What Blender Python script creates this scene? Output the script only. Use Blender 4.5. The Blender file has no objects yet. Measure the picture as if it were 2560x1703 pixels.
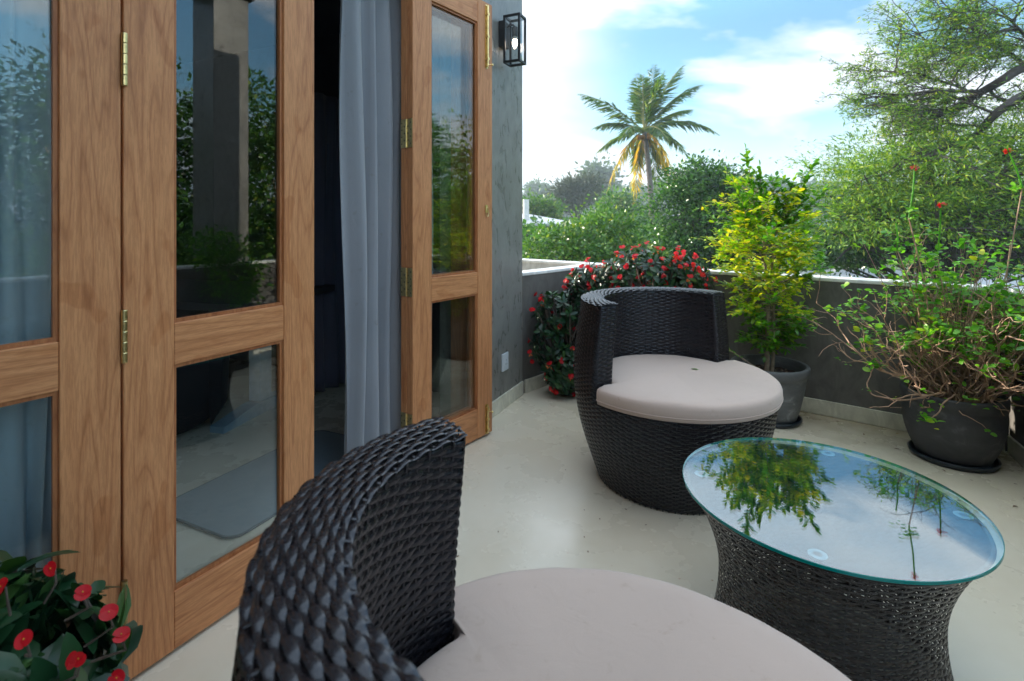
import bpy, bmesh, math, random
import numpy as np
from mathutils import Vector, Matrix
R = math.radians
rng = np.random.default_rng(7)
random.seed(7)
SC = bpy.context.scene
COL = SC.collection

# ------------------------------------------------------------------ camera
cam = bpy.data.cameras.new('camera'); camo = bpy.data.objects.new('camera', cam); COL.objects.link(camo)
camo.location = (0, 0, 1.2); camo.rotation_euler = (R(90), 0, 0)
cam.sensor_width = 36; cam.lens = 1330/2560*36
cam.shift_x = 30/2560; cam.shift_y = -303.5/2560
cam.clip_start = .05; cam.clip_end = 3000
cam.dof.use_dof = True; cam.dof.focus_distance = 1.9; cam.dof.aperture_fstop = 5.0
SC.camera = camo

# ------------------------------------------------------------------ light
SUN_AZ = math.atan2(-.78, .625)       # from +Y towards +X
SUN_EL = R(16)
S = Vector((math.sin(SUN_AZ)*math.cos(SUN_EL), math.cos(SUN_AZ)*math.cos(SUN_EL), math.sin(SUN_EL)))
sl = bpy.data.lights.new('sun', 'SUN'); sl.energy = 4.6; sl.angle = R(.5); sl.color = (1, .9, .74)
slo = bpy.data.objects.new('sun', sl); COL.objects.link(slo)
slo.rotation_euler = S.to_track_quat('Z', 'Y').to_euler()
world = bpy.data.worlds.new('World'); SC.world = world; world.use_nodes = True
SC.view_settings.view_transform = 'Standard'; SC.view_settings.look = 'None'
SC.view_settings.gamma = 1; SC.view_settings.exposure = 1.2

def build_world():
    nt = world.node_tree; n = nt.nodes; l = nt.links; n.clear()
    out = n.new('ShaderNodeOutputWorld'); bg = n.new('ShaderNodeBackground')
    sky = n.new('ShaderNodeTexSky'); sky.sky_type = 'NISHITA'; sky.sun_disc = False
    sky.sun_elevation = SUN_EL; sky.sun_rotation = SUN_AZ % (2*math.pi)
    sky.air_density = 1.0; sky.dust_density = .6; sky.ozone_density = 2.5
    tc = n.new('ShaderNodeTexCoord')
    mp = n.new('ShaderNodeMapping'); mp.inputs['Scale'].default_value = (1.0, 1.0, 2.6); mp.inputs['Location'].default_value = (.35, .2, .1)
    l.new(tc.outputs['Generated'], mp.inputs['Vector'])
    no = n.new('ShaderNodeTexNoise'); no.inputs['Scale'].default_value = 2.1; no.inputs['Detail'].default_value = 9
    no.inputs['Roughness'].default_value = .52; no.inputs['Distortion'].default_value = .35
    l.new(mp.outputs[0], no.inputs['Vector'])
    cr = n.new('ShaderNodeValToRGB'); cr.color_ramp.elements[0].position = .43; cr.color_ramp.elements[1].position = .51
    l.new(no.outputs['Fac'], cr.inputs['Fac'])
    # more cloud low on the horizon
    sx = n.new('ShaderNodeSeparateXYZ'); l.new(tc.outputs['Generated'], sx.inputs[0])
    mr = n.new('ShaderNodeMapRange'); mr.inputs['From Min'].default_value = .02; mr.inputs['From Max'].default_value = .20
    mr.inputs['To Min'].default_value = .8; mr.inputs['To Max'].default_value = 0
    l.new(sx.outputs['Z'], mr.inputs['Value'])
    lf_ = n.new('ShaderNodeMapRange'); lf_.interpolation_type = 'SMOOTHSTEP'; l.new(sx.outputs['X'], lf_.inputs['Value'])
    for k_, v_ in (('From Min', .26), ('From Max', .05), ('To Min', 0), ('To Max', .95)): lf_.inputs[k_].default_value = v_
    mx0 = n.new('ShaderNodeMath'); mx0.operation = 'MAXIMUM'; l.new(cr.outputs['Color'], mx0.inputs[0]); l.new(mr.outputs[0], mx0.inputs[1])
    mx = n.new('ShaderNodeMath'); mx.operation = 'MAXIMUM'; l.new(mx0.outputs[0], mx.inputs[0]); l.new(lf_.outputs[0], mx.inputs[1])
    hi_ = n.new('ShaderNodeMapRange'); l.new(sx.outputs['Z'], hi_.inputs['Value'])
    for k_, v_ in (('From Min', .36), ('From Max', .50), ('To Min', 1), ('To Max', .55)): hi_.inputs[k_].default_value = v_
    mm_ = n.new('ShaderNodeMath'); mm_.operation = 'MULTIPLY'; l.new(mx.outputs[0], mm_.inputs[0]); l.new(hi_.outputs[0], mm_.inputs[1]); mx = mm_
    # cloud brightness
    no2 = n.new('ShaderNodeTexNoise'); no2.inputs['Scale'].default_value = 5; no2.inputs['Detail'].default_value = 5
    l.new(mp.outputs[0], no2.inputs['Vector'])
    cb = n.new('ShaderNodeValToRGB'); cb.color_ramp.elements[0].position = .3; cb.color_ramp.elements[1].position = .6
    cb.color_ramp.elements[0].color = (3.6, 4.4, 5.2, 1); cb.color_ramp.elements[1].color = (5.9, 6.0, 6.1, 1)
    l.new(no2.outputs['Fac'], cb.inputs['Fac'])
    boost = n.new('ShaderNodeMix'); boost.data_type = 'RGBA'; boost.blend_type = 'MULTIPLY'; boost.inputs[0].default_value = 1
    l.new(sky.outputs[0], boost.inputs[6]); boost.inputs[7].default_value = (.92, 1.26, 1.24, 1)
    mix = n.new('ShaderNodeMix'); mix.data_type = 'RGBA'
    l.new(mx.outputs[0], mix.inputs[0]); l.new(boost.outputs[2], mix.inputs[6]); l.new(cb.outputs['Color'], mix.inputs[7])
    # sky boosted overhead and behind the camera, added to fill the shaded terrace
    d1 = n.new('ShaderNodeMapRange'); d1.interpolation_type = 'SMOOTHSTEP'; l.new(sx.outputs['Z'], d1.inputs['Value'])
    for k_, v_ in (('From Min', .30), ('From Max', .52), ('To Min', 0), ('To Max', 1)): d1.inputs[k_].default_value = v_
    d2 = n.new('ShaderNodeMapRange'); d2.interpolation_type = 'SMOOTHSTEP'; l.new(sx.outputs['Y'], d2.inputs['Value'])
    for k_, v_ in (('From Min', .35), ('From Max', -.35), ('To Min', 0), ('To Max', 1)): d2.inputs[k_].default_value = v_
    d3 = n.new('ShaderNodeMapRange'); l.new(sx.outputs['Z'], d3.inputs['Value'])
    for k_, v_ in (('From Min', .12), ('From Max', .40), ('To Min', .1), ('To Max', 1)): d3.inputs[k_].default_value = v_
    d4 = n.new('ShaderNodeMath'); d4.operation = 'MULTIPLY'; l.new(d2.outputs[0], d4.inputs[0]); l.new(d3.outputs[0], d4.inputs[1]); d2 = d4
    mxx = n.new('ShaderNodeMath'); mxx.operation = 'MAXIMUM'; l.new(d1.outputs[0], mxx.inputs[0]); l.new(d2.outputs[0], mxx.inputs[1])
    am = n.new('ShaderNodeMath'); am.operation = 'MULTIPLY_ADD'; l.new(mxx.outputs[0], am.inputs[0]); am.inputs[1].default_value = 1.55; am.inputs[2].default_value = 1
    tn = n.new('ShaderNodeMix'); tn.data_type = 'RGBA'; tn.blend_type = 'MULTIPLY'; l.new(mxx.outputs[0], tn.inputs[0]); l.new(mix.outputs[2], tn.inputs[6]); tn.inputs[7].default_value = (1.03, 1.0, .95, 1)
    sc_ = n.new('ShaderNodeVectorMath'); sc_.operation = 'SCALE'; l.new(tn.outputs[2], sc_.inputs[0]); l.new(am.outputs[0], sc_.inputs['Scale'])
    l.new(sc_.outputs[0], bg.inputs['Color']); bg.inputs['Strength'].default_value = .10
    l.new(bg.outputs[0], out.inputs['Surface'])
build_world()
SC.cycles.use_denoising = True
SC.cycles.max_bounces = 10; SC.cycles.transparent_max_bounces = 24
SC.cycles.sample_clamp_indirect = 6; SC.cycles.caustics_reflective = False; SC.cycles.caustics_refractive = False

# ------------------------------------------------------------------ helpers
def px(x, y, d):
    """photo pixel (2560 wide) at depth d -> world point"""
    return np.array([(x-1250)/1330*d, d, 1.2-(y-548)/1330*d])

def tag(o, label=None, cat=None, group=None, kind=None):
    if label: o['label'] = label
    if cat: o['category'] = cat
    if group: o['group'] = group
    if kind: o['kind'] = kind
    return o

def empty(name, loc=(0, 0, 0), rz=0, **k):
    o = bpy.data.objects.new(name, None); COL.objects.link(o)
    o.location = loc; o.rotation_euler = (0, 0, rz); o.empty_display_size = .1
    return tag(o, **k)

def link(name, me, mat, parent=None, smooth=False, loc=None, bevel=0, **k):
    o = bpy.data.objects.new(name, me); COL.objects.link(o)
    if mat is not None: me.materials.append(mat)
    if smooth: me.polygons.foreach_set('use_smooth', [True]*len(me.polygons))
    if parent: o.parent = parent
    if loc is not None: o.location = loc
    if bevel:
        m = o.modifiers.new('bevel', 'BEVEL'); m.width = bevel; m.segments = 2; m.limit_method = 'ANGLE'; m.angle_limit = R(40)
    return tag(o, **k)

def mesh(name, v, f, mat, parent=None, smooth=False, loc=None, bevel=0, **k):
    me = bpy.data.meshes.new(name)
    me.from_pydata([tuple(map(float, q)) for q in v], [], [tuple(map(int, q)) for q in f]); me.update()
    return link(name, me, mat, parent, smooth, loc, bevel, **k)

def npmesh(name, V, F, mat, parent=None, smooth=False, loc=None, **k):
    """V (n,3), F list of (m,k) int arrays (k = 3 or 4)"""
    me = bpy.data.meshes.new(name)
    if not isinstance(F, (list, tuple)): F = [F]
    F = [f for f in F if len(f)]
    me.vertices.add(len(V)); me.vertices.foreach_set('co', np.asarray(V, np.float32).ravel())
    loops = np.concatenate([f.ravel() for f in F]).astype(np.int32)
    counts = np.concatenate([np.full(len(f), f.shape[1]) for f in F]).astype(np.int32)
    starts = np.concatenate([[0], np.cumsum(counts)[:-1]]).astype(np.int32)
    me.loops.add(len(loops)); me.loops.foreach_set('vertex_index', loops)
    me.polygons.add(len(counts)); me.polygons.foreach_set('loop_start', starts); me.polygons.foreach_set('loop_total', counts)
    me.update(calc_edges=True); me.validate()
    return link(name, me, mat, parent, smooth, loc, **k)

class MB:
    def __init__(s): s.v = []; s.f = []
    def add(s, v, f):
        b = len(s.v); s.v += [tuple(q) for q in v]; s.f += [tuple(b+i for i in q) for q in f]; return s
    def box(s, x0, x1, y0, y1, z0, z1):
        v = [(x, y, z) for z in (z0, z1) for y in (y0, y1) for x in (x0, x1)]
        return s.add(v, [(0, 2, 3, 1), (4, 5, 7, 6), (0, 1, 5, 4), (2, 6, 7, 3), (0, 4, 6, 2), (1, 3, 7, 5)])
    def prism(s, pts, z0, z1):
        """pts ccw polygon"""
        n = len(pts)
        v = [(p[0], p[1], z0) for p in pts]+[(p[0], p[1], z1) for p in pts]
        f = [tuple(range(n-1, -1, -1)), tuple(range(n, 2*n))]+[(i, (i+1) % n, n+(i+1) % n, n+i) for i in range(n)]
        return s.add(v, f)
    def lathe(s, prof, seg=40, cx=0, cy=0, cap0=True, cap1=True, z0=0):
        b = []
        for r, z in prof:
            b += [(cx+r*math.cos(2*math.pi*i/seg), cy+r*math.sin(2*math.pi*i/seg), z0+z) for i in range(seg)]
        f = [(j*seg+i, j*seg+(i+1) % seg, (j+1)*seg+(i+1) % seg, (j+1)*seg+i) for j in range(len(prof)-1) for i in range(seg)]
        if cap0: f.append(tuple(range(seg-1, -1, -1)))
        if cap1: f.append(tuple((len(prof)-1)*seg+i for i in range(seg)))
        return s.add(b, f)
    def tube(s, pts, rad, n=6, caps=True):
        v, f = tube_arr(pts, rad, n)
        f = [tuple(q) for q in f]
        if caps: f += [tuple(range(n-1, -1, -1)), tuple((len(pts)-1)*n+i for i in range(n))]
        return s.add(v, f)
    def build(s, name, mat, parent=None, **k): return mesh(name, s.v, s.f, mat, parent, **k)

def tube_arr(pts, rad, n=6):
    P = np.asarray(pts, float); m = len(P)
    rad = np.broadcast_to(np.asarray(rad, float), (m,))
    T = np.gradient(P, axis=0); T /= np.linalg.norm(T, axis=1, keepdims=True)+1e-9
    up = np.array([0, 0, 1.0]) if abs(T[0, 2]) < .9 else np.array([1.0, 0, 0])
    V = []
    for i in range(m):
        a = np.cross(T[i], up); a /= np.linalg.norm(a)+1e-9; b = np.cross(a, T[i]); up = b
        for k in range(n):
            t = 2*math.pi*k/n; V.append(P[i]+rad[i]*(math.cos(t)*a+math.sin(t)*b))
    F = [(i*n+k, i*n+(k+1) % n, (i+1)*n+(k+1) % n, (i+1)*n+k) for i in range(m-1) for k in range(n)]
    return np.array(V), np.array(F)

class Tubes:
    def __init__(s): s.V = []; s.F = []; s.n = 0
    def add(s, pts, rad, n=5):
        v, f = tube_arr(pts, rad, n); s.V.append(v); s.F.append(f+s.n); s.n += len(v)
    def build(s, name, mat, parent=None, **k):
        return npmesh(name, np.concatenate(s.V), [np.concatenate(s.F)], mat, parent, smooth=True, **k)

# leaf templates (x along, y across, z up)
T_SIMPLE = (np.array([[0, 0, 0], [.45, .27, .05], [1, 0, -.06], [.45, -.27, .05]]), [(0, 3, 2), (0, 2, 1)])
T_SLIM = (np.array([[0, 0, 0], [.4, .13, .03], [1, 0, -.05], [.4, -.13, .03]]), [(0, 3, 2), (0, 2, 1)])
def leaf_tpl(w, pos=.55, cup=.05, droop=.1):
    v = []; f = []
    xs = [0, .14, .34, pos, .78, .93, 1]; ws = [0, .5*w, .86*w, w, .78*w, .38*w, 0]
    for x, q in zip(xs, ws):
        z = -droop*x*x
        v += [(x, q, z+cup*q/w if w else z), (x, 0, z), (x, -q, z+cup*q/w)]
    for i in range(len(xs)-1):
        a = i*3; b = a+3
        f += [(a, a+1, b+1, b), (a+1, a+2, b+2, b+1)]
    return np.array(v, float), f
T_OVAL = leaf_tpl(.26, .5, .05, .12)
T_OBOV = leaf_tpl(.19, .68, .04, .22)
T_ROUND = leaf_tpl(.36, .52, .07, .2)
def kidney():
    v = [(0, 0, 0)]; n = 12
    for i in range(n+1):
        a = math.radians(-98+196*i/n); v.append((.42+.58*math.cos(a)-.0, .74*math.sin(a), .06+.08*abs(math.sin(a))))
    v[0] = (.30, 0, 0)
    v.append((0, 0, -.02)); k = len(v)-1
    V_ = np.array(v, float); V_[:, 0] -= .28; return V_, [(0, i, i+1) for i in range(1, n+1)]+[(0, k, 1), (0, n+1, k)]
T_PETAL = kidney()

def leaves(pos, ax, nrm, size, tpl):
    """returns V, F arrays"""
    tv, tf = tpl
    pos = np.asarray(pos, float); n = len(pos)
    ax = ax/(np.linalg.norm(ax, axis=1, keepdims=True)+1e-9)
    side = np.cross(nrm, ax); side /= np.linalg.norm(side, axis=1, keepdims=True)+1e-9
    nr = np.cross(ax, side)
    size = np.broadcast_to(size, (n,))[:, None, None]
    V = pos[:, None, :]+size*(tv[None, :, 0:1]*ax[:, None, :]+tv[None, :, 1:2]*side[:, None, :]+tv[None, :, 2:3]*nr[:, None, :])
    k = len(tv); off = (np.arange(n)*k)[:, None, None]
    out = []
    for m in (3, 4):
        ff = np.array([q for q in tf if len(q) == m], int)
        if len(ff): out.append((ff[None]+off).reshape(-1, m))
    return V.reshape(-1, 3), out

class Leaves:
    def __init__(s): s.p = []; s.a = []; s.n = []; s.s = []
    def add(s, p, a, n, sz):
        p = np.atleast_2d(p); s.p.append(p); s.a.append(np.atleast_2d(a)); s.n.append(np.atleast_2d(n)); s.s.append(np.broadcast_to(sz, (len(p),)))
    def build(s, name, mat, parent, tpl, smooth=False, **k):
        V, F = leaves(np.concatenate(s.p), np.concatenate(s.a), np.concatenate(s.n), np.concatenate(s.s), tpl)
        return npmesh(name, V, F, mat, parent, smooth=smooth, **k)

def unit(n): 
    v = rng.normal(size=(n, 3)); return v/np.linalg.norm(v, axis=1, keepdims=True)

# ------------------------------------------------------------------ materials
def newmat(name):
    m = bpy.data.materials.new(name); m.use_nodes = True
    nt = m.node_tree; b = nt.nodes['Principled BSDF']
    return m, nt, nt.nodes, nt.links, b

def ramp(nt, fac, stops):
    r = nt.nodes.new('ShaderNodeValToRGB'); e = r.color_ramp.elements
    while len(e) < len(stops): e.new(.5)
    for q, (p, c) in zip(e, stops): q.position = p; q.color = (*c, 1) if len(c) == 3 else c
    nt.links.new(fac, r.inputs['Fac']); return r.outputs['Color']

def noise(nt, vec, scale, detail=4, rough=.5, dist=0):
    t = nt.nodes.new('ShaderNodeTexNoise'); t.inputs['Scale'].default_value = scale; t.inputs['Detail'].default_value = detail
    t.inputs['Roughness'].default_value = rough; t.inputs['Distortion'].default_value = dist
    if vec is not None: nt.links.new(vec, t.inputs['Vector'])
    return t.outputs['Fac']

def coord(nt, kind='Object', scale=(1, 1, 1), rand=False, rot=(0, 0, 0)):
    tc = nt.nodes.new('ShaderNodeTexCoord'); mp = nt.nodes.new('ShaderNodeMapping')
    mp.inputs['Scale'].default_value = scale; mp.inputs['Rotation'].default_value = rot
    v = tc.outputs[kind]
    if rand:
        oi = nt.nodes.new('ShaderNodeObjectInfo'); mu = nt.nodes.new('ShaderNodeVectorMath'); mu.operation = 'MULTIPLY_ADD'
        cb = nt.nodes.new('ShaderNodeCombineXYZ')
        for i in range(3): nt.links.new(oi.outputs['Random'], cb.inputs[i])
        nt.links.new(cb.outputs[0], mu.inputs[0]); mu.inputs[1].default_value = (7, 5, 9); nt.links.new(v, mu.inputs[2]); v = mu.outputs[0]
    nt.links.new(v, mp.inputs['Vector']); return mp.outputs['Vector']

def mixc(nt, fac, a, b, mode='MIX'):
    m = nt.nodes.new('ShaderNodeMix'); m.data_type = 'RGBA'; m.blend_type = mode
    for i, q in ((0, fac), (6, a), (7, b)):
        if hasattr(q, 'links') or hasattr(q, 'is_linked'): nt.links.new(q, m.inputs[i])
        elif i == 0: m.inputs[0].default_value = q
        else: m.inputs[i].default_value = (*q, 1)
    return m.outputs[2]

def bump(nt, b, h, strength=.2, dist=.01):
    bp = nt.nodes.new('ShaderNodeBump'); bp.inputs['Strength'].default_value = strength; bp.inputs['Distance'].default_value = dist
    nt.links.new(h, bp.inputs['Height']); nt.links.new(bp.outputs[0], b.inputs['Normal'])

def plain(name, col, rough=.5, metal=0, var=.15, scale=20, bmp=0, spec=.5):
    m, nt, n, l, b = newmat(name)
    v = coord(nt); f = noise(nt, v, scale, 5)
    c2 = tuple(min(1, q*(1+var)) for q in col); c1 = tuple(q*(1-var) for q in col)
    l.new(ramp(nt, f, [(.3, c1), (.7, c2)]), b.inputs['Base Color'])
    b.inputs['Roughness'].default_value = rough; b.inputs['Metallic'].default_value = metal
    b.inputs['Specular IOR Level'].default_value = spec
    if bmp: bump(nt, b, noise(nt, v, scale*6, 3), bmp, .002)
    return m

def wood(name, vertical, tint=(1, 1, 1)):
    m, nt, n, l, b = newmat(name)
    A = lambda c: tuple(q*t*k for q, t, k in zip(c, tint, (1.24, 1.03, .79)))
    sc = (1, 1, .09) if vertical else (.09, 1, 1)
    v = coord(nt, 'Object', sc, True)
    f1 = noise(nt, v, 26, 3, .5, 1.6)
    # cathedral grain: rings through stretched noise
    wv = n.new('ShaderNodeMath'); wv.operation = 'MULTIPLY'; l.new(noise(nt, v, 9, 2, .4, .5), wv.inputs[0]); wv.inputs[1].default_value = 13
    fr = n.new('ShaderNodeMath'); fr.operation = 'PINGPONG'; l.new(wv.outputs[0], fr.inputs[0]); fr.inputs[1].default_value = .5
    c = ramp(nt, fr.outputs[0], [(.0, A((.34, .150, .068))), (.12, A((.44, .215, .108))), (.5, A((.50, .262, .138)))])
    c = mixc(nt, .18, c, ramp(nt, f1, [(.32, A((.32, .145, .07))), (.62, A((.55, .30, .17)))]))
    fine = noise(nt, v, 260, 3, .6)
    c = mixc(nt, .35, c, ramp(nt, fine, [(.42, (.55, .47, .40)), (.58, (1, 1, 1))]), 'MULTIPLY')
    v2 = coord(nt, 'Object', (1, 1, .55) if vertical else (.55, 1, 1), True)
    bl = ramp(nt, noise(nt, v2, 11, 2, .4, .2), [(.63, (1, 1, 1)), (.66, (.84, .74, .64))])
    c = mixc(nt, .8, c, bl, 'MULTIPLY')
    vo = n.new('ShaderNodeTexVoronoi'); vo.inputs['Scale'].default_value = 5.5; l.new(v2, vo.inputs['Vector'])
    kn = ramp(nt, vo.outputs['Distance'], [(.03, (.42, .32, .26)), (.075, (1, 1, 1))])
    c = mixc(nt, .6, c, kn, 'MULTIPLY')
    l.new(c, b.inputs['Base Color']); b.inputs['Roughness'].default_value = .52
    bump(nt, b, fine, .12, .001)
    return m
M = {}
M['wood_v'] = wood('teak stile', True); M['wood_h'] = wood('teak rail', False)
M['wood_dark'] = wood('teak edge', True, (.72, .62, .55))
M['brass'] = plain('brass', (.72, .56, .26), .28, 1, .2, 60)
M['brass_dark'] = plain('aged brass', (.34, .27, .12), .35, 1, .3, 60)
M['black_metal'] = plain('black metal', (.015, .016, .018), .4, .3, .2)
M['screw'] = plain('screw', (.10, .08, .05), .4, .8)

def plaster(name, lo, hi, rough, streak=True, spec=.5):
    m, nt, n, l, b = newmat(name)
    v = coord(nt, 'Object', (1, 1, 1)); 
    f = noise(nt, v, 1.6, 6, .6, .6)
    v3 = coord(nt, 'Object', (1.4, 1.4, .75), rot=(.3, .5, .35)); f2 = noise(nt, v3, 9, 6, .62, 1.2)
    c = ramp(nt, f, [(.3, lo), (.7, hi)])
    c = mixc(nt, .42, c, ramp(nt, f2, [(.34, tuple(q*.66 for q in lo)), (.66, tuple(q*1.35 for q in hi))]))
    l.new(c, b.inputs['Base Color'])
    rr = ramp(nt, f2, [(.3, (rough*.8,)*3), (.7, (rough*1.25,)*3)]); l.new(rr, b.inputs['Roughness'])
    b.inputs['Specular IOR Level'].default_value = spec
    bump(nt, b, f2, .12, .006)
    return m
M['wall'] = plaster('polished cement wall', (.165, .158, .145), (.23, .225, .205), .30, spec=.5)
M['parapet'] = plaster('parapet render', (.088, .083, .076), (.145, .138, .126), .5)
M['coping'] = plaster('white coping', (.70, .70, .68), (.80, .80, .78), .35)
M['skirting'] = plaster('skirting', (.58, .55, .44), (.68, .66, .55), .45)
M['pale_wall'] = plaster('pale wall', (.5, .5, .49), (.62, .62, .6), .5)
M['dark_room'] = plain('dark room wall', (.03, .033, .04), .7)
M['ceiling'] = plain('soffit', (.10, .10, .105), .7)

_W = np.array([.43, .903])/np.hypot(.43, .903); _N = np.array([_W[1], -_W[0]]); _PC, _PR = np.array([.725, 4.265]), np.array([2.626, 2.744])
_d = (_PR-_PC)/np.linalg.norm(_PR-_PC); _n = np.array([-_d[1], _d[0]])
FLOOR_LINE = (float(_W@_n), float(_N@_n), float((np.array([.155, 3.66])-_PR)@_n))
def floor_mat():
    m, nt, n, l, b = newmat('polished cement floor')
    v = coord(nt, 'Object'); f = noise(nt, v, 1.6, 5, .55, .4)
    c = ramp(nt, f, [(.2, (.68, .60, .46)), (.8, (.78, .72, .59))])
    f2 = noise(nt, v, 14, 6, .65)
    c = mixc(nt, .14, c, ramp(nt, f2, [(.25, (.74, .68, .56)), (.62, (1, 1, 1))]), 'MULTIPLY')
    # scratches and rust freckles
    vs = coord(nt, 'Object', (1, .18, 1), rot=(0, 0, .9)); sc = ramp(nt, noise(nt, vs, 60, 3, .7, 2.0), [(.70, (1, 1, 1)), (.74, (.72, .68, .6))])
    c = mixc(nt, .35, c, sc, 'MULTIPLY')
    vo = n.new('ShaderNodeTexVoronoi'); vo.inputs['Scale'].default_value = 9; l.new(v, vo.inputs['Vector'])
    sp = ramp(nt, vo.outputs['Distance'], [(.02, (.55, .33, .16)), (.05, (1, 1, 1))])
    c = mixc(nt, .6, c, sp, 'MULTIPLY')
    # brown dirt washed up along the foot of the parapet
    dW, dN, d0 = FLOOR_LINE
    se = n.new('ShaderNodeSeparateXYZ'); l.new(v, se.inputs[0])
    a1 = n.new('ShaderNodeMath'); a1.operation = 'MULTIPLY_ADD'; l.new(se.outputs['X'], a1.inputs[0]); a1.inputs[1].default_value = dW; a1.inputs[2].default_value = d0
    a2 = n.new('ShaderNodeMath'); a2.operation = 'MULTIPLY_ADD'; l.new(se.outputs['Y'], a2.inputs[0]); a2.inputs[1].default_value = -dN; l.new(a1.outputs[0], a2.inputs[2])
    a3 = n.new('ShaderNodeMath'); a3.operation = 'MULTIPLY_ADD'; l.new(noise(nt, v, 5, 5, .65), a3.inputs[0]); a3.inputs[1].default_value = .9; l.new(a2.outputs[0], a3.inputs[2])
    c = mixc(nt, ramp(nt, a3.outputs[0], [(.0, (0, 0, 0)), (.50, (.75, .75, .75))]), c, (.30, .22, .13))
    l.new(c, b.inputs['Base Color'])
    l.new(ramp(nt, noise(nt, v, 3.3, 5, .6), [(.3, (.20,)*3), (.7, (.36,)*3)]), b.inputs['Roughness'])
    b.inputs['IOR'].default_value = 1.6
    bump(nt, b, noise(nt, v, 5, 3), .05, .01)
    return m
M['floor'] = floor_mat()

def glass_pane(name, ior=1.7, tint=(.93, .96, .95), rough=.0):
    m, nt, n, l, b = newmat(name); n.remove(b)
    out = n['Material Output']
    fr = n.new('ShaderNodeFresnel'); fr.inputs['IOR'].default_value = ior
    g = n.new('ShaderNodeBsdfGlossy'); g.inputs['Roughness'].default_value = rough; g.inputs['Color'].default_value = (.95, .97, 1, 1)
    t = n.new('ShaderNodeBsdfTransparent'); t.inputs['Color'].default_value = (*tint, 1)
    ge = n.new('ShaderNodeNewGeometry'); e1 = n.new('ShaderNodeMath'); e1.operation = 'MULTIPLY_ADD'; l.new(ge.outputs['Backfacing'], e1.inputs[0]); e1.inputs[1].default_value = -2; e1.inputs[2].default_value = 1
    pw = n.new('ShaderNodeMath'); pw.operation = 'POWER'; pw.inputs[0].default_value = ior; l.new(e1.outputs[0], pw.inputs[1]); l.new(pw.outputs[0], fr.inputs['IOR'])
    mx = n.new('ShaderNodeMixShader'); l.new(fr.outputs[0], mx.inputs[0]); l.new(t.outputs[0], mx.inputs[1]); l.new(g.outputs[0], mx.inputs[2])
    l.new(mx.outputs[0], out.inputs['Surface'])
    return m
M['glass'] = glass_pane('door glass', 1.62)
M['lamp_glass'] = glass_pane('lamp glass', 1.5, (.97, .98, .98))

def tabletop_mat():
    m, nt, n, l, b = newmat('table glass')
    b.inputs['Base Color'].default_value = (.80, .95, .93, 1); b.inputs['Roughness'].default_value = .0
    b.inputs['Transmission Weight'].default_value = 1; b.inputs['IOR'].default_value = 1.75
    return m
M['table_glass'] = glass_pane('table glass', 1.72, (.78, .90, .92))
m, nt, n, l, b = newmat('glass edge'); b.inputs['Base Color'].default_value = (.0, .26, .24, 1); b.inputs['Roughness'].default_value = .08
b.inputs['Transmission Weight'].default_value = .25; b.inputs['IOR'].default_value = 1.5
M['glass_edge'] = m
m, nt, n, l, b = newmat('clear pad'); b.inputs['Base Color'].default_value = (.26, .33, .37, 1); b.inputs['Roughness'].default_value = .25; M['pad'] = m

def wicker(name, warm):
    m, nt, n, l, b = newmat(name)
    v = coord(nt, 'Object'); f = noise(nt, v, 9, 3, .6, .5)
    g = n.new('ShaderNodeNewGeometry'); r = ramp(nt, g.outputs['Random Per Island'], [(0, (.006, .007, .012)), (.6, (.010, .010, .014)), (1, warm)])
    c = mixc(nt, f, r, tuple(q*.9 for q in warm)); l.new(c, b.inputs['Base Color'])
    vs = coord(nt, 'Object', (1, 1, 6)); fs = noise(nt, vs, 190, 2)
    l.new(ramp(nt, fs, [(.35, (.18,)*3), (.7, (.30,)*3)]), b.inputs['Roughness'])
    b.inputs['IOR'].default_value = 1.48; b.inputs['Specular Tint'].default_value = (.78, .88, 1, 1)
    bump(nt, b, fs, .25, .0006)
    return m
M['wicker'] = wicker('black wicker', (.020, .015, .015)); M['wicker_brown'] = wicker('brown wicker', (.040, .027, .020))
M['wicker_core'] = plain('wicker core', (.006, .006, .007), .8)

def fabric(name, col, rough=.85, sheen=.3, scale=900):
    m, nt, n, l, b = newmat(name)
    v = coord(nt, 'Object'); f = noise(nt, v, 2.2, 4, .5)
    c = ramp(nt, f, [(.3, tuple(q*.93 for q in col)), (.7, tuple(q*1.05 for q in col))])
    st = ramp(nt, noise(nt, v, 26, 3, .7), [(.62, (1, 1, 1)), (.80, (.78, .72, .64))]); c = mixc(nt, .8, c, st, 'MULTIPLY')
    l.new(c, b.inputs['Base Color']); b.inputs['Roughness'].default_value = rough; b.inputs['Sheen Weight'].default_value = sheen
    vc = coord(nt, 'Object', (1, 1, .35), rot=(.2, .3, .4)); ad = n.new('ShaderNodeMath'); ad.operation = 'MULTIPLY_ADD'
    l.new(noise(nt, vc, 14, 4, .55, 1.5), ad.inputs[0]); ad.inputs[1].default_value = 3.0; l.new(noise(nt, v, scale, 2), ad.inputs[2])
    bump(nt, b, ad.outputs[0], .35, .0012)
    return m
M['cushion'] = fabric('beige canvas', (.51, .39, .325))
M['curtain'] = fabric('blue grey curtain', (.275, .280, .305), .7, .4)
M['curtain2'] = fabric('teal curtain', (.46, .55, .62), .7, .4)
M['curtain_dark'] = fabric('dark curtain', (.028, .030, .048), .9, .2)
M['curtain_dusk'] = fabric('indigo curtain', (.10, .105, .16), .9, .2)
M['mat'] = fabric('grey mat', (.13, .19, .22), 1, .6, 160)
M['trestle'] = plain('painted trestle', (.30, .42, .50), .5)
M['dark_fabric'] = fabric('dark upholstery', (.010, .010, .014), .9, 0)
M['white_plastic'] = plain('white plastic', (.62, .66, .70), .3, 0, .03)
M['soil'] = plain('soil', (.045, .022, .013), .95, 0, .7, 60, .8)
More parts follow.
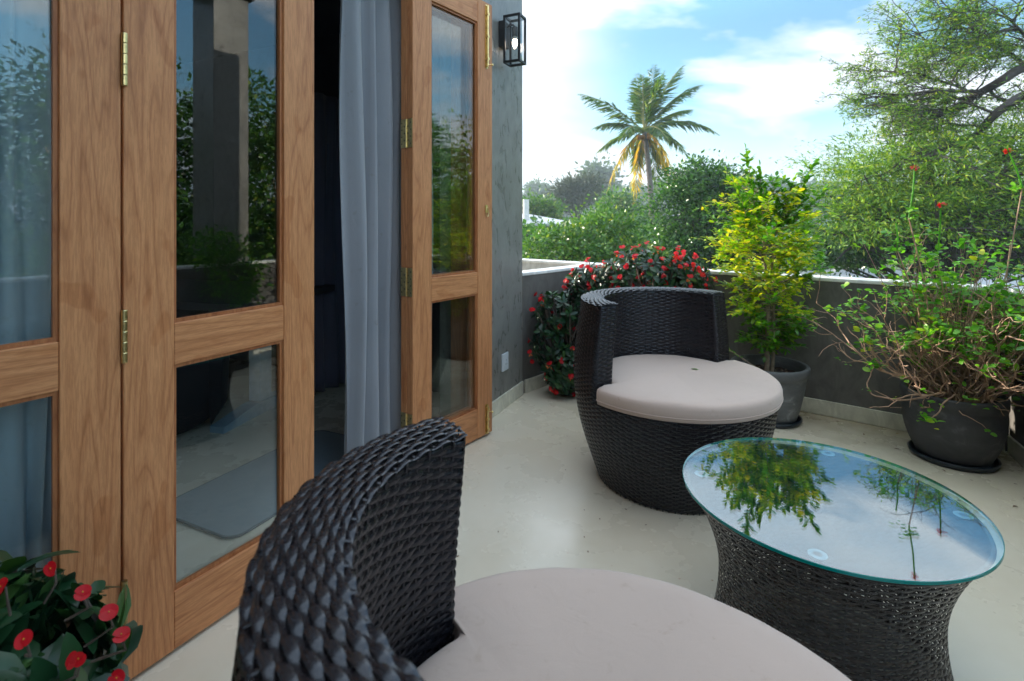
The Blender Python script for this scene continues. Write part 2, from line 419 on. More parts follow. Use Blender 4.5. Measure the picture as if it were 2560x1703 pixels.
M['pebble'] = plain('pebbles', (.22, .16, .11), .8, 0, .4, 30)

def potmat(name, lo, hi):
    m, nt, n, l, b = newmat(name)
    v = coord(nt, 'Object', (1, 1, 1.5)); f = noise(nt, v, 7, 6, .65, 1.0)
    c = ramp(nt, f, [(.3, lo), (.56, hi), (.70, tuple(q*2.2 for q in hi))])
    vh = coord(nt, 'Object', (.2, .2, 7)); c = mixc(nt, .3, c, ramp(nt, noise(nt, vh, 6, 4), [(.35, (.5, .5, .5)), (.65, (1.1, 1.1, 1.1))]), 'MULTIPLY')
    l.new(c, b.inputs['Base Color']); b.inputs['Roughness'].default_value = .55
    bump(nt, b, f, .15, .004)
    return m
M['pot_grey'] = potmat('grey clay pot', (.085, .09, .095), (.125, .13, .135))
M['pot_dark'] = potmat('charcoal clay pot', (.026, .027, .032), (.05, .05, .054))
M['saucer'] = plain('saucer', (.006, .012, .020), .35)

def leafmat(name, stops, trans=(.35, .5, .02), tw=.35, rough=.4, spec=.5, bark=False):
    m, nt, n, l, b = newmat(name)
    g = n.new('ShaderNodeNewGeometry')
    c = ramp(nt, g.outputs['Random Per Island'], stops)
    v = coord(nt, 'Object'); c = mixc(nt, .35, c, ramp(nt, noise(nt, v, 1.3, 3), [(.35, (.55, .6, .6)), (.65, (1.25, 1.2, 1.0))]), 'MULTIPLY')
    l.new(c, b.inputs['Base Color']); b.inputs['Roughness'].default_value = rough; b.inputs['Specular IOR Level'].default_value = spec
    t = n.new('ShaderNodeBsdfTranslucent'); tcol = mixc(nt, 1.0, c, trans, 'MULTIPLY')
    vm = n.new('ShaderNodeVectorMath'); vm.operation = 'SCALE'; vm.inputs['Scale'].default_value = 1.0
    l.new(tcol, vm.inputs[0]); l.new(vm.outputs[0], t.inputs['Color'])
    mx = n.new('ShaderNodeMixShader'); mx.inputs[0].default_value = tw
    l.new(b.outputs[0], mx.inputs[1]); l.new(t.outputs[0], mx.inputs[2]); l.new(mx.outputs[0], n['Material Output'].inputs['Surface'])
    return m
G1 = [(0, (.028, .075, .010)), (.5, (.055, .125, .014)), (.9, (.11, .20, .02)), (1, (.22, .24, .03))]
M['leaf_yellow'] = leafmat('bright potted leaves', [(0, (.12, .30, .012)), (.4, (.26, .46, .018)), (.75, (.50, .58, .025)), (1, (.76, .64, .04))], (1.7, 1.6, .6), .5, .3)
M['leaf_green'] = leafmat('green potted leaves', [(0, (.035, .15, .010)), (.6, (.09, .28, .014)), (1, (.24, .40, .02))], (1.8, 1.8, .6), .45, .3)
M['leaf_shrub'] = leafmat('mint shrub leaves', [(0, (.05, .18, .015)), (.6, (.12, .36, .028)), (.95, (.26, .48, .035)), (1, (.60, .55, .04))], (1.8, 1.8, .8), .45, .4)
M['leaf_thorn'] = leafmat('dark thorn leaves', [(0, (.008, .035, .016)), (.7, (.016, .065, .024)), (1, (.05, .12, .03))], (1.4, 1.6, .6), .18, .32)
M['leaf_mid'] = leafmat('mid tree leaves', [(0, (.025, .09, .014)), (.5, (.06, .165, .022)), (.9, (.14, .27, .03)), (1, (.34, .38, .06))], (1.5, 1.6, .7), .30, .35)
M['leaf_glossy'] = leafmat('glossy dark leaves', [(0, (.016, .06, .014)), (.6, (.04, .125, .022)), (1, (.11, .24, .04))], (1.5, 1.6, .7), .3, .25)
M['leaf_rain'] = leafmat('rain tree leaves', [(0, (.035, .11, .012)), (.5, (.10, .23, .018)), (.85, (.24, .38, .03)), (1, (.42, .46, .05))], (1.7, 1.7, .6), .38, .5)
M['leaf_far'] = leafmat('far leaves', [(0, (.045, .085, .035)), (1, (.09, .15, .05))], (1.4, 1.5, .8), .3, .7)
M['leaf_grey'] = leafmat('grey green leaves', [(0, (.045, .065, .035)), (1, (.09, .11, .06))], (1.2, 1.2, .8), .2, .7)
M['petal'] = leafmat('red petals', [(0, (.50, .006, .012)), (.7, (.74, .008, .022)), (1, (.82, .04, .05))], (1.4, .5, .6), .4, .5)
M['petal_orange'] = leafmat('old petals', [(0, (.75, .16, .03)), (1, (.7, .3, .1))], (1.3, .8, .5), .4, .6)
M['stamen'] = plain('stamen', (.6, .35, .02), .6)
M['palm_green'] = leafmat('green palm leaflets', [(0, (.035, .11, .012)), (.6, (.07, .17, .016)), (1, (.22, .27, .02))], (1.8, 1.7, .6), .4, .35)
M['palm_blue'] = leafmat('grey green palm leaflets', [(0, (.04, .10, .035)), (.7, (.08, .19, .04)), (1, (.26, .30, .04))], (1.4, 1.4, .8), .35, .3)
M['palm_yellow'] = leafmat('yellow palm leaflets', [(0, (.12, .22, .02)), (.35, (.45, .42, .03)), (.8, (.75, .52, .04)), (1, (.50, .26, .04))], (1.5, 1.3, .7), .45, .5)
M['bark'] = plain('bark', (.13, .10, .08), .9, 0, .4, 25, .8)
M['bark_dark'] = plain('dark bark', (.045, .038, .034), .9, 0, .4, 12, .6)
M['bark_pale'] = plain('pale bark', (.30, .235, .17), .8, 0, .35, 40, .8)
M['twig'] = plain('twigs', (.40, .25, .17), .7, 0, .4, 30, .3)
M['palm_trunk'] = plain('palm trunk', (.13, .11, .10), .9, 0, .3, 8, .5)
M['rachis'] = plain('frond midrib', (.22, .22, .06), .6, 0, .3)
M['ground'] = plain('ground', (.05, .08, .025), .95, 0, .5, .4)
M['hill'] = plain('hill', (.035, .075, .03), .95, 0, .4, .08)
M['roof_far'] = plain('pale metal roof', (.42, .43, .46), .4, 0, .1, 2)
M['wall_far'] = plain('far house wall', (.30, .26, .24), .8, 0, .2, 2)
M['grass'] = M['leaf_mid']

# ------------------------------------------------------------------ setting frame
C0 = np.array([.155, 3.66]); W = np.array([.43, .903]); W /= np.linalg.norm(W); N = np.array([W[1], -W[0]])
WALL_ANG = math.atan2(W[1], W[0])                   # local x along wall
def wp(s, t, z=0):
    p = C0+s*W+t*N; return (p[0], p[1], z)
# house empty: local x = s (along wall), local y = -t ... keep right-handed: y = into the house
house = empty('house', (C0[0], C0[1], 0), WALL_ANG, label='grey cement house with teak folding doors opening onto the terrace', cat='house')
def hb(name, s0, s1, t0, t1, z0, z1, mat, bevel=0, **k):
    """box in wall coordinates, t outward to the terrace"""
    return MB().box(s0, s1, -t1, -t0, z0, z1).build(name, mat, house, bevel=bevel, **k)
hb('wall', -.72, 0, -.22, 0, -.02, 2.76, M['wall'], .004)
hb('end_wall', -.20, 0, -5.0, -.222, -3.2, 2.76, M['wall'])
hb('lintel', -6.2, -.722, -.22, 0, 2.44, 2.76, M['wall'])
hb('wall', -6.2, -5.6, -.22, 0, -.02, 2.438, M['wall'])
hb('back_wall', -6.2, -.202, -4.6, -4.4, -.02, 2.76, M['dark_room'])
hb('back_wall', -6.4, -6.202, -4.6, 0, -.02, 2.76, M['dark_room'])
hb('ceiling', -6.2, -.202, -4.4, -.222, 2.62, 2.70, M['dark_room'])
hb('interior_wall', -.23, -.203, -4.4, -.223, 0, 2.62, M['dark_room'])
hb('roof', -6.6, 0, -5.0, 0, 2.762, 3.4, M['wall'])
hb('roof_beam', -6.6, -.54, 2.72, 3.14, 3.08, 3.32, M['ceiling'])
hb('roof_overhang', -6.6, -3.6, .002, 2.718, 3.08, 3.27, M['ceiling'])
hb('terrace_back_wall', -6.6, -6.4, .002, 3.2, 0, 3.07, M['wall'])
hb('skirting', -.70, -.012, .0, .014, 0, .092, M['skirting'], .004)
hb('jamb', -.762, -.7225, -.12, -.02, 0, 2.44, M['wood_dark'], .003)
hb('door_head', -5.6, -.764, -.12, -.02, 2.405, 2.4385, M['wood_h'], .003)

# floor: terrace and room in one sheet
MB().box(-7.5, 1.6, -3.4, 5.2, -.28, 0).build('floor', M['floor'], None, kind='structure')
fl = bpy.data.objects['floor']; fl.location = (C0[0], C0[1], 0); fl.rotation_euler = (0, 0, WALL_ANG)
# ground far below, slopes gently to the hills
mesh('ground', [(-900, -300, -3.3), (900, -300, -3.3), (900, 900, -3.3), (-900, 900, -3.3)], [(0, 1, 2, 3)], M['ground'], kind='structure')

# ------------------------------------------------------------------ parapets
def wallrun(name, a, b, z1, thick, label, cope=.022, ext=0, skirt=True, matc='coping', ztop0=-3.3):
    """wall whose inner face runs a->b, thickness to the left of a->b"""
    a = np.array(a); b = np.array(b); d = b-a; L = np.linalg.norm(d); ang = math.atan2(d[1], d[0])
    r = empty(name, (a[0], a[1], 0), ang, label=label, cat='parapet wall')
    MB().box(0, L, 0, thick, ztop0, z1-cope).build('wall_body', M['parapet'], r)
    MB().box(-.004, L+.004, -.006, thick+.006, z1-cope, z1).build('coping', M[matc], r, bevel=.004)
    if skirt: MB().box(.016, L-.016, -.014, -.0005, .001, .092).build('skirting', M['skirting'], r, bevel=.004)
    return r
PC = np.array([.725, 4.265]); PR = np.array([2.626, 2.744])
# inner faces: travelling so that the outside is on the left
dl = PC-C0; dl /= np.linalg.norm(dl)
wallrun('parapet_wall', C0+dl*.0, PC+dl*.02, .83, .11, 'short dark grey parapet with white top between the house corner and the red flower bushes')
dr = PR-PC; dr /= np.linalg.norm(dr)
nr_ = np.array([-dr[1], dr[0]])
wallrun('parapet_wall', PC+dr*.11, PR, .842, .13, 'long dark grey parapet with white top behind the yellow-green tree and the chair')
PE = PR-W*5.5
wallrun('parapet_wall', PE, PR-W*.002, .842, -.13, 'grey side parapet leaving the right corner behind the bushy pot', skirt=False)
r = bpy.data.objects['parapet_wall.002']
MB().box(.0, 5.48, .0005, .014, .001, .092).build('skirting', M['skirting'], r, bevel=.004)
# outer white parapet of the neighbouring balcony, continues the line to the left
a = PC-dr*3.2
r = empty('balcony_parapet', (a[0]+nr_[0]*0, a[1]+nr_[1]*0, 0), math.atan2(dr[1], dr[0]), label='white balcony parapet seen over the short wall at the house corner', cat='parapet wall')
MB().box(0, 3.2+.108, .0, .13, -3.3, .82).build('wall_body', M['pale_wall'], r)
MB().box(0, 3.2+.106, -.004, .134, .82, .842).build('coping', M['coping'], r, bevel=.003)
# column carrying the roof overhang
cc = wp(-.72, 2.93)
r = empty('column', cc, WALL_ANG, label='grey cement column carrying the roof over the side parapet', cat='column')
MB().box(-.15, .15, -.17, .17, -.2, 3.078).build('shaft', M['wall'], r, bevel=.005)

# ------------------------------------------------------------------ doors
def door_leaf(A, B, label, hinges=(), lock=False, off=0.0):
    A = np.array(A, float); B = np.array(B, float); d = B-A; L = .608; ang = math.atan2(d[1], d[0])
    r = empty('wooden_door', (A[0], A[1], .012), ang, label=label, cat='door', group='teak folding door leaves')
    T = .040; h = 2.385; st = .126
    # local: x along leaf, y from 0 (terrace face) to +T (into the room)
    y0, y1 = off, off+T
    MB().box(0, st, y0, y1, 0, h).build('stile', M['wood_v'], r, bevel=.003)
    MB().box(L-st, L, y0, y1, 0, h).build('stile', M['wood_v'], r, bevel=.003)
    for z0, z1 in ((0, .158), (.785, .901), (h-.13, h)):
        MB().box(st+.0006, L-st-.0006, y0+.0012, y1-.0012, z0, z1).build('rail', M['wood_h'], r, bevel=.003)
    for z0, z1 in ((.158, .785), (.901, h-.13)):
        MB().box(st-.004, L-st+.004, y0+.019, y0+.023, z0-.004, z1+.004).build('glass_pane', M['glass'], r)
        b = MB(); e = .0005
        for (xa, xb) in ((st+e, st+.010), (L-st-.010, L-st-e)): b.box(xa, xb, y0+.009, y0+.0185, z0+e, z1-e)
        for (za, zb) in ((z0+e, z0+.010), (z1-.010, z1-e)): b.box(st+.0102, L-st-.0102, y0+.009, y0+.0185, za, zb)
        b.build('glazing_bead', M['wood_dark'], r)
    return r
HZ = (.213, .902, 1.606)
A2 = np.array([-.961, 1.355]); B2 = np.array([-.658, 1.882]); d2 = (B2-A2)/np.linalg.norm(B2-A2)
d1 = np.array([.5465, .837]); A1 = A2-d1*.612
leaf2 = door_leaf(A2+d2*.002, B2, 'teak glazed door leaf left of the opening, showing the grey mat through its glass')
leaf1 = door_leaf(A1, A2, 'teak glazed door leaf at the left edge with blue curtain behind it')
A3 = np.array([-.409, 2.494]); B3 = np.array([-.054, 2.966]); d3 = (B3-A3)/np.linalg.norm(B3-A3); n3 = np.array([-d3[1], d3[0]])
leaf3 = door_leaf(A3, B3, 'teak glazed door leaf with brass bolts folded open beside the house wall')
leaf4 = door_leaf(A3+n3*.0415, B3+n3*.0415, 'teak glazed door leaf folded flat behind the leaf with brass bolts')
# another closed pair further left, behind the camera's edge
A0 = A1-d1*.612
door_leaf(A0, A1, 'teak glazed door leaf farthest left, closed')
# jamb-side hinges between leaf 1 and 2: knuckles stand on the terrace face
for z in HZ:
    b = MB()
    for k in range(5): b.lathe([(.0065, 0), (.0072, .002), (.0072, .0245), (.0065, .0265)], 14, -.001, -.0065, z0=z-.0675-.012+k*.027)
    b.build('hinge', M['brass'] if z > .3 else M['brass_dark'], leaf2, smooth=False)
for z in HZ:      # open butt hinges on the facing edges of leaf 3 and 4
    b = MB(); h0 = z-.0675-.012
    # plates lie on the edges (x = 0), spanning y
    b.box(-.0022, -.0002, .003, .0365, h0, h0+.135); b.box(-.0022, -.0002, .0465, .080, h0, h0+.135)
    for k in range(5): b.lathe([(.0052, 0), (.0052, .0262)], 12, -.0035, .0415, z0=h0+k*.027)
    hg = b.build('hinge', M['brass'], leaf3)
    b = MB()
    for y in (.011, .029, .054, .072):
        for q in range(4 if y in (.011, .072) else 3):
            zz = h0+.018+q*.033+(0 if y in (.011, .072) else .016)
            b.box(-.0030, -.0023, y-.0028, y+.0028, zz-.0028, zz+.0028)
    b.build('screw', M['screw'], hg)
# bolts and ring pull on leaf 3
def bolt(z0, z1, up):
    b = MB(); x = .608-.052
    b.box(x-.011, x+.011, -.0032, -.0004, z0, z1)
    b.lathe([(.0055, 0), (.0055, z1-z0-.01)], 12, x, -.010, z0=z0+.005)
    for q in (.15, .5, .85): b.box(x-.009, x+.009, -.0165, -.0033, z0+(z1-z0)*q-.006, z0+(z1-z0)*q+.006)
    zk = z0+.018 if up else z1-.035
    b.tube([(x, -.012, zk), (x+.010, -.032, zk-.002)], [.003, .003], 8)
    b.lathe([(.003, -.006), (.006, -.003), (.006, .003), (.003, .006)], 10, x+.010, -.034, z0=zk-.002)
    b.build('bolt', M['brass'], leaf3)
bolt(2.02, 2.37, True); bolt(0.004, .165, False)
b = MB(); x = .608-.055; z = 1.235
b.box(x-.010, x+.010, -.004, -.0004, z-.012, z+.030)
pts = [(x+.011*math.cos(t)*1.0, -.0085, z-.008+.026*math.sin(t)) for t in np.linspace(0, 2*math.pi, 22)]
b.tube(pts, .0022, 6, caps=False); b.build('ring_pull', M['brass'], leaf3)

# ------------------------------------------------------------------ wall lamp
lo = wp(-.395, 0, 0)
lamp = empty('wall_lamp', (lo[0], lo[1], 2.165), WALL_ANG, label='black box lantern with glowing bulb on the grey wall', cat='wall lamp')
# local x along wall, y negative = outward
fb = .0065
x0, x1, y0, y1, z0, z1 = .0, .105, -.150, -.038, 0, .295
b = MB()
for xx in (x0, x1-fb*2):
    for yy in (y0, y1-fb*2): b.box(xx, xx+fb*2, yy, yy+fb*2, z0+.0135, z1-.0135)
for zz in (z0, z1-.013):
    for yy in (y0, y1-fb*2): b.box(x0, x1, yy, yy+fb*2, zz, zz+.013)
    for xx in (x0, x1-fb*2): b.box(xx, xx+fb*2, y0+.0132, y1-.0132, zz, zz+.013)
b.build('frame', M['black_metal'], lamp)
MB().box(.012, .093, -.037, -.0005, .11, .27).build('back_plate', M['black_metal'], lamp, bevel=.003)
b = MB(); g = .006
b.box(x0+g, x0+g+.002, y0+.014, y1-.014, .014, .281); b.box(x1-g-.002, x1-g, y0+.014, y1-.014, .014, .281)
b.box(x0+.014, x1-.014, y0+g, y0+g+.002, .014, .281)
b.build('glass_pane', M['lamp_glass'], lamp)
b = MB(); b.tube([(.052, -.04, .235), (.052, -.06, .245), (.052, -.085, .245), (.052, -.093, .228)], .006, 8); b.build('arm', M['black_metal'], lamp, smooth=True)
MB().lathe([(.019, 0), (.019, .058)], 20, .052, -.094, z0=.170).build('bulb_socket', M['black_metal'], lamp)
MB().lathe([(.0165, .004), (.0165, .022)], 20, .052, -.094, z0=.147).build('bulb_collar', plain('ceramic', (.45, .42, .38), .5), lamp)
mb_, nt, n, l, b_ = newmat('glowing bulb'); b_.inputs['Emission Color'].default_value = (1, .80, .62, 1); b_.inputs['Emission Strength'].default_value = 9
bu = MB().lathe([(.013, .0), (.0158, -.012), (.0155, -.025), (.010, -.043), (.004, -.053), (.001, -.056)], 20, .052, -.094, z0=.150).build('bulb', mb_, lamp, smooth=True)

# socket plate on the wall
so = wp(-.30, 0, .292)
r = empty('power_socket', so, WALL_ANG, label='white power socket low on the grey wall', cat='socket')
MB().box(-.045, .045, -.012, -.0005, -.055, .055).build('plate', M['white_plastic'], r, bevel=.004)
MB().box(-.017, .017, -.0150, -.0122, -.030, .035).build('rocker', M['white_plastic'], r, bevel=.002)
b = MB()
for (xx, zz) in ((0, .012), (-.008, -.012), (.008, -.012)): b.box(xx-.0018, xx+.0018, -.0158, -.0152, zz-.004, zz+.004)
b.build('socket_hole', M['black_metal'], r)

# ------------------------------------------------------------------ curtains (gathered cloth on the room side)
def curtain(name, s0, s1, t, z0, z1, folds, amp, mat, label, seed=0, flare=0, hem=None, thick=.003):
    r_ = np.random.default_rng(seed); nu, nv = int(folds*14), 40
    us = np.linspace(0, 1, nu); vs = np.linspace(0, 1, nv)
    ph = np.cumsum(r_.uniform(.5, 1.5, nu)); ph = ph/ph[-1]*folds*2*math.pi
    am = amp*(.7+.5*np.interp(us, np.linspace(0, 1, 9), r_.uniform(0, 1, 9)))
    V = []
    for v in vs:
        z = z1+(z0-z1)*v
        for i, u in enumerate(us):
            s = s0+(s1-s0)*u-flare*(1-u)*(math.sin(v*2.6+.3)*.5)*(.6)-(.012*math.sin(ph[i]*.5+v*5))
            y = -t+am[i]*math.sin(ph[i]+.35*math.sin(v*3+i*.05))*(.65+.45*v)+.012*math.sin(v*6+u*8)
            V.append((s, y, z))
    F = [(j*nu+i, j*nu+i+1, (j+1)*nu+i+1, (j+1)*nu+i) for j in range(nv-1) for i in range(nu-1)]
    rt = empty(name, (C0[0], C0[1], 0), WALL_ANG, label=label, cat='curtain')
    o = mesh('cloth', V, F, mat, rt, smooth=True)
    m = o.modifiers.new('thick', 'SOLIDIFY'); m.thickness = thick
    hb_ = MB(); hb_.tube([(V[j*nu+2][0], V[j*nu+2][1]-.003, V[j*nu+2][2]) for j in range(nv)], .0028, 6); hb_.build('hem', mat, rt, smooth=True)
    return rt
curtain('curtain', -1.555, -.93, -.17, .015, 2.40, 7, .046, M['curtain'], 'blue grey curtain gathered at the right side of the open doorway', 3, .03)
curtain('curtain', -4.6, -2.56, -.26, .015, 2.40, 38, .026, M['curtain2'], 'blue grey curtain behind the glass of the leftmost door', 5, .05)
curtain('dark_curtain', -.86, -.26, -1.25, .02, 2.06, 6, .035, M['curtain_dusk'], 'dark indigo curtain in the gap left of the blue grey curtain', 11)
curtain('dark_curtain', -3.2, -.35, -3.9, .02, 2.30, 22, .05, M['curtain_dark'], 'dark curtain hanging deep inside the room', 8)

# ------------------------------------------------------------------ room things
mo = np.array([-.99, 1.97])
def rrect(L, Wd, r, n=6):
    p = []
    for cx, cy, a0 in ((L-r, r, -90), (L-r, Wd-r, 0), (r, Wd-r, 90), (r, r, 180)):
        for k in range(n+1):
            a = R(a0+90*k/n); p.append((cx+r*math.cos(a), cy+r*math.sin(a)))
    return p
rt = empty('floor_mat', (mo[0], mo[1], 0), WALL_ANG, label='grey blue bath mat on the floor inside the doors', cat='mat')
MB().prism(rrect(.92, .48, .06), .001, .014).build('pile', M['mat'], rt, bevel=.005)
b = MB(); b.tube([(x, y, .010) for x, y in rrect(.92, .48, .06)]+[(rrect(.92, .48, .06)[0][0], rrect(.92, .48, .06)[0][1], .010)], .0045, 6, caps=False)
b.build('edge_binding', plain('mat binding', (.07, .10, .12), .9), rt, smooth=True)
# trestle table
rt = empty('trestle_table', (-1.50, 3.33, 0), math.atan2(.6, .15), label='blue grey trestle table standing in the dark room', cat='table')
for yy in (0, 1.3):
    MB().box(-.055, .055, yy-.04, yy+.04, .075, .70).build('leg', M['trestle'], rt, bevel=.004)
    MB().add([(-.36, yy-.045, 0), (.36, yy-.045, 0), (.36, yy-.045, .035), (.10, yy-.045, .074), (-.10, yy-.045, .074), (-.36, yy-.045, .035),
              (-.36, yy+.045, 0), (.36, yy+.045, 0), (.36, yy+.045, .035), (.10, yy+.045, .074), (-.10, yy+.045, .074), (-.36, yy+.045, .035)],
             [(0, 1, 2, 3, 4, 5), (11, 10, 9, 8, 7, 6)]+[(i, i+6, (i+1) % 6+6, (i+1) % 6) for i in range(6)]).build('foot', M['trestle'], rt)
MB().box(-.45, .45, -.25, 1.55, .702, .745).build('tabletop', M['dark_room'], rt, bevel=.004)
# dark tub chair in the room
rt = empty('tub_chair', (-1.99, 3.04, 0), R(-60), label='black upholstered tub chair standing in the dark room', cat='chair')
MB().lathe([(.26, .02), (.31, .05), (.33, .2), (.33, .36), (.30, .42)], 40).build('seat', M['dark_fabric'], rt, smooth=True)
b = MB()
for rr, zz in (): pass
seg = 30; V = []; F = []
prof = [(.345, .05), (.385, .12), (.40, .45), (.39, .70), (.365, .73), (.335, .70), (.335, .1)]
for i in range(seg+1):
    a = R(60+240*i/seg)
    for rr, zz in prof: V.append((rr*math.cos(a), rr*math.sin(a), zz))
k = len(prof)
for i in range(seg):
    for j in range(k): F.append((i*k+j, i*k+(j+1) % k, (i+1)*k+(j+1) % k, (i+1)*k+j))
F += [tuple(range(k)), tuple(seg*k+j for j in range(k-1, -1, -1))]
mesh('backrest', V, F, M['dark_fabric'], rt, smooth=False, bevel=.01)

# ------------------------------------------------------------------ woven furniture
def weave_rows(path_fn, zs, nst, amp, hgt, closed, samp=6, base=0, bulge=.0011, jitter=.12):
    """path_fn(z, n) -> (P (n,2), Nn (n,2)); strands run along the path at each z, woven over nst stakes."""
    Vs = []; Fs = []; off = 0
    for j, z in enumerate(zs):
        n = nst*samp+(0 if closed else 1)
        P, Nn, slope = path_fn(z, n, closed)
        u = np.arange(n)/samp
        ph = math.pi*(u+j+base)
        c = np.cos(ph); o = amp*np.sign(c)*np.abs(c)**.6
        zj = z+rng.normal(0, hgt*.04)+hgt*.05*np.sin(u*.7+j*2.1)
        rows = []
        for k, (dz, db) in enumerate(((-.5, 0), (-.28, .8), (0, 1.0), (.28, .8), (.5, 0))):
            q = o+bulge*db-.0006
            X = P[:, 0]+Nn[:, 0]*q; Y = P[:, 1]+Nn[:, 1]*q
            hl = hgt*(1.0+.12*np.clip(c*1.6, -1, 1)); Z = np.full(n, 0.)+zj+dz*hl
            X = X+Nn[:, 0]*slope*dz*hl; Y = Y+Nn[:, 1]*slope*dz*hl
            rows.append(np.stack([X, Y, Z], 1))
        A = np.stack(rows, 1)      # n,5,3
        Vs.append(A.reshape(-1, 3))
        i = np.arange(n if closed else n-1); i2 = (i+1) % n
        for k in range(4): Fs.append(np.stack([i*5+k, i2*5+k, i2*5+k+1, i*5+k+1], 1)+off)
        off += n*5
    return np.concatenate(Vs), np.concatenate(Fs)

def stakes(path_fn, z0, z1, nst, wdt, closed, nz=14, off=0.0):
    Vs = []; Fs = []; b = 0
    samp = 8; n = nst*samp+(0 if closed else 1); zz = np.linspace(z0, z1, nz)
    PP = [path_fn(z, n, closed) for z in zz]
    for k in range(nst if closed else nst+1):
        i = k*samp
        for (P, Nn, _), z in zip(PP, zz):
            t = np.array([-Nn[i, 1], Nn[i, 0]])
            for q, e in ((-1, 0), (0, .0022), (1, 0)):
                p = P[i]+t*wdt*.5*q+Nn[i]*(e+off); Vs.append((p[0], p[1], z))
        for j in range(nz-1):
            for q in range(2): Fs.append((b+j*3+q, b+j*3+q+1, b+(j+1)*3+q+1, b+(j+1)*3+q))
        b += nz*3
    return np.array(Vs), np.array(Fs)

def merge(*vf):
    V = []; F = []; o = 0
    for v, f in vf: V.append(v); F.append(f+o); o += len(v)
    return np.concatenate(V), np.concatenate(F)

# ---- tub chair of woven wicker: local +x is the open front
SPAN = R(88); TH = .102; Z_DECK = .413; Z_TOP = .828
ZP = [0, .10, .20, .30, .42, .55, .70, .84]; RP = [.335, .370, .404, .430, .447, .444, .430, .412]
def r_out(z): return float(np.interp(z, ZP, RP))
ZS = np.linspace(0, .84, 60); CS = np.polyfit(ZP, RP, 4)
def r_out(z): return float(np.polyval(CS, z))
def r_slope(z): return float((r_out(z+.005)-r_out(z-.005))/.01)
def path_circle(z, n, closed=True):
    a = np.arange(n)/n*2*math.pi+.0
    Nn = np.stack([np.cos(a), np.sin(a)], 1); return Nn*r_out(z), Nn, r_slope(z)
def path_back(z, n, closed=True):
    """closed path round the back shell: outer arc, end face, inner arc, end face"""
    ro = r_out(z); ri = ro-TH; e = .014
    a0, a1 = math.pi-SPAN, math.pi+SPAN
    pts = []; nn = []
    def arc(cx, cy, rad, b0, b1, m, sgn=1):
        for t in np.linspace(b0, b1, m):
            pts.append((cx+rad*math.cos(t), cy+rad*math.sin(t))); nn.append((sgn*math.cos(t), sgn*math.sin(t)))
    da = e/ro
    arc(0, 0, ro, a0+da, a1-da, 90)
    # corner outer at a1
    c = (ro-e)*np.array([math.cos(a1-da), math.sin(a1-da)]); arc(c[0], c[1], e, a1-da, a1-da+math.pi/2, 6)
    c = (ri+e)*np.array([math.cos(a1-e/ri), math.sin(a1-e/ri)]); arc(c[0], c[1], e, a1-da+math.pi/2, a1-da+math.pi, 6)
    arc(0, 0, ri, a1-e/ri, a0+e/ri, 70, -1)
    c = (ri+e)*np.array([math.cos(a0+e/ri), math.sin(a0+e/ri)]); arc(c[0], c[1], e, a0-math.pi, a0-math.pi/2, 6)
    c = (ro-e)*np.array([math.cos(a0+da), math.sin(a0+da)]); arc(c[0], c[1], e, a0-math.pi/2, a0, 6)
    P = np.array(pts); Nn = np.array(nn)
    seg = np.linalg.norm(np.roll(P, -1, 0)-P, axis=1); L = np.concatenate([[0], np.cumsum(seg)]); tot = L[-1]
    Pc = np.vstack([P, P[:1]]); Nc = np.vstack([Nn, Nn[:1]])
    q = np.arange(n)/n*tot
    PP = np.stack([np.interp(q, L, Pc[:, i]) for i in (0, 1)], 1); NN = np.stack([np.interp(q, L, Nc[:, i]) for i in (0, 1)], 1)
    NN /= np.linalg.norm(NN, axis=1, keepdims=True)+1e-9
    return PP, NN, 0.0

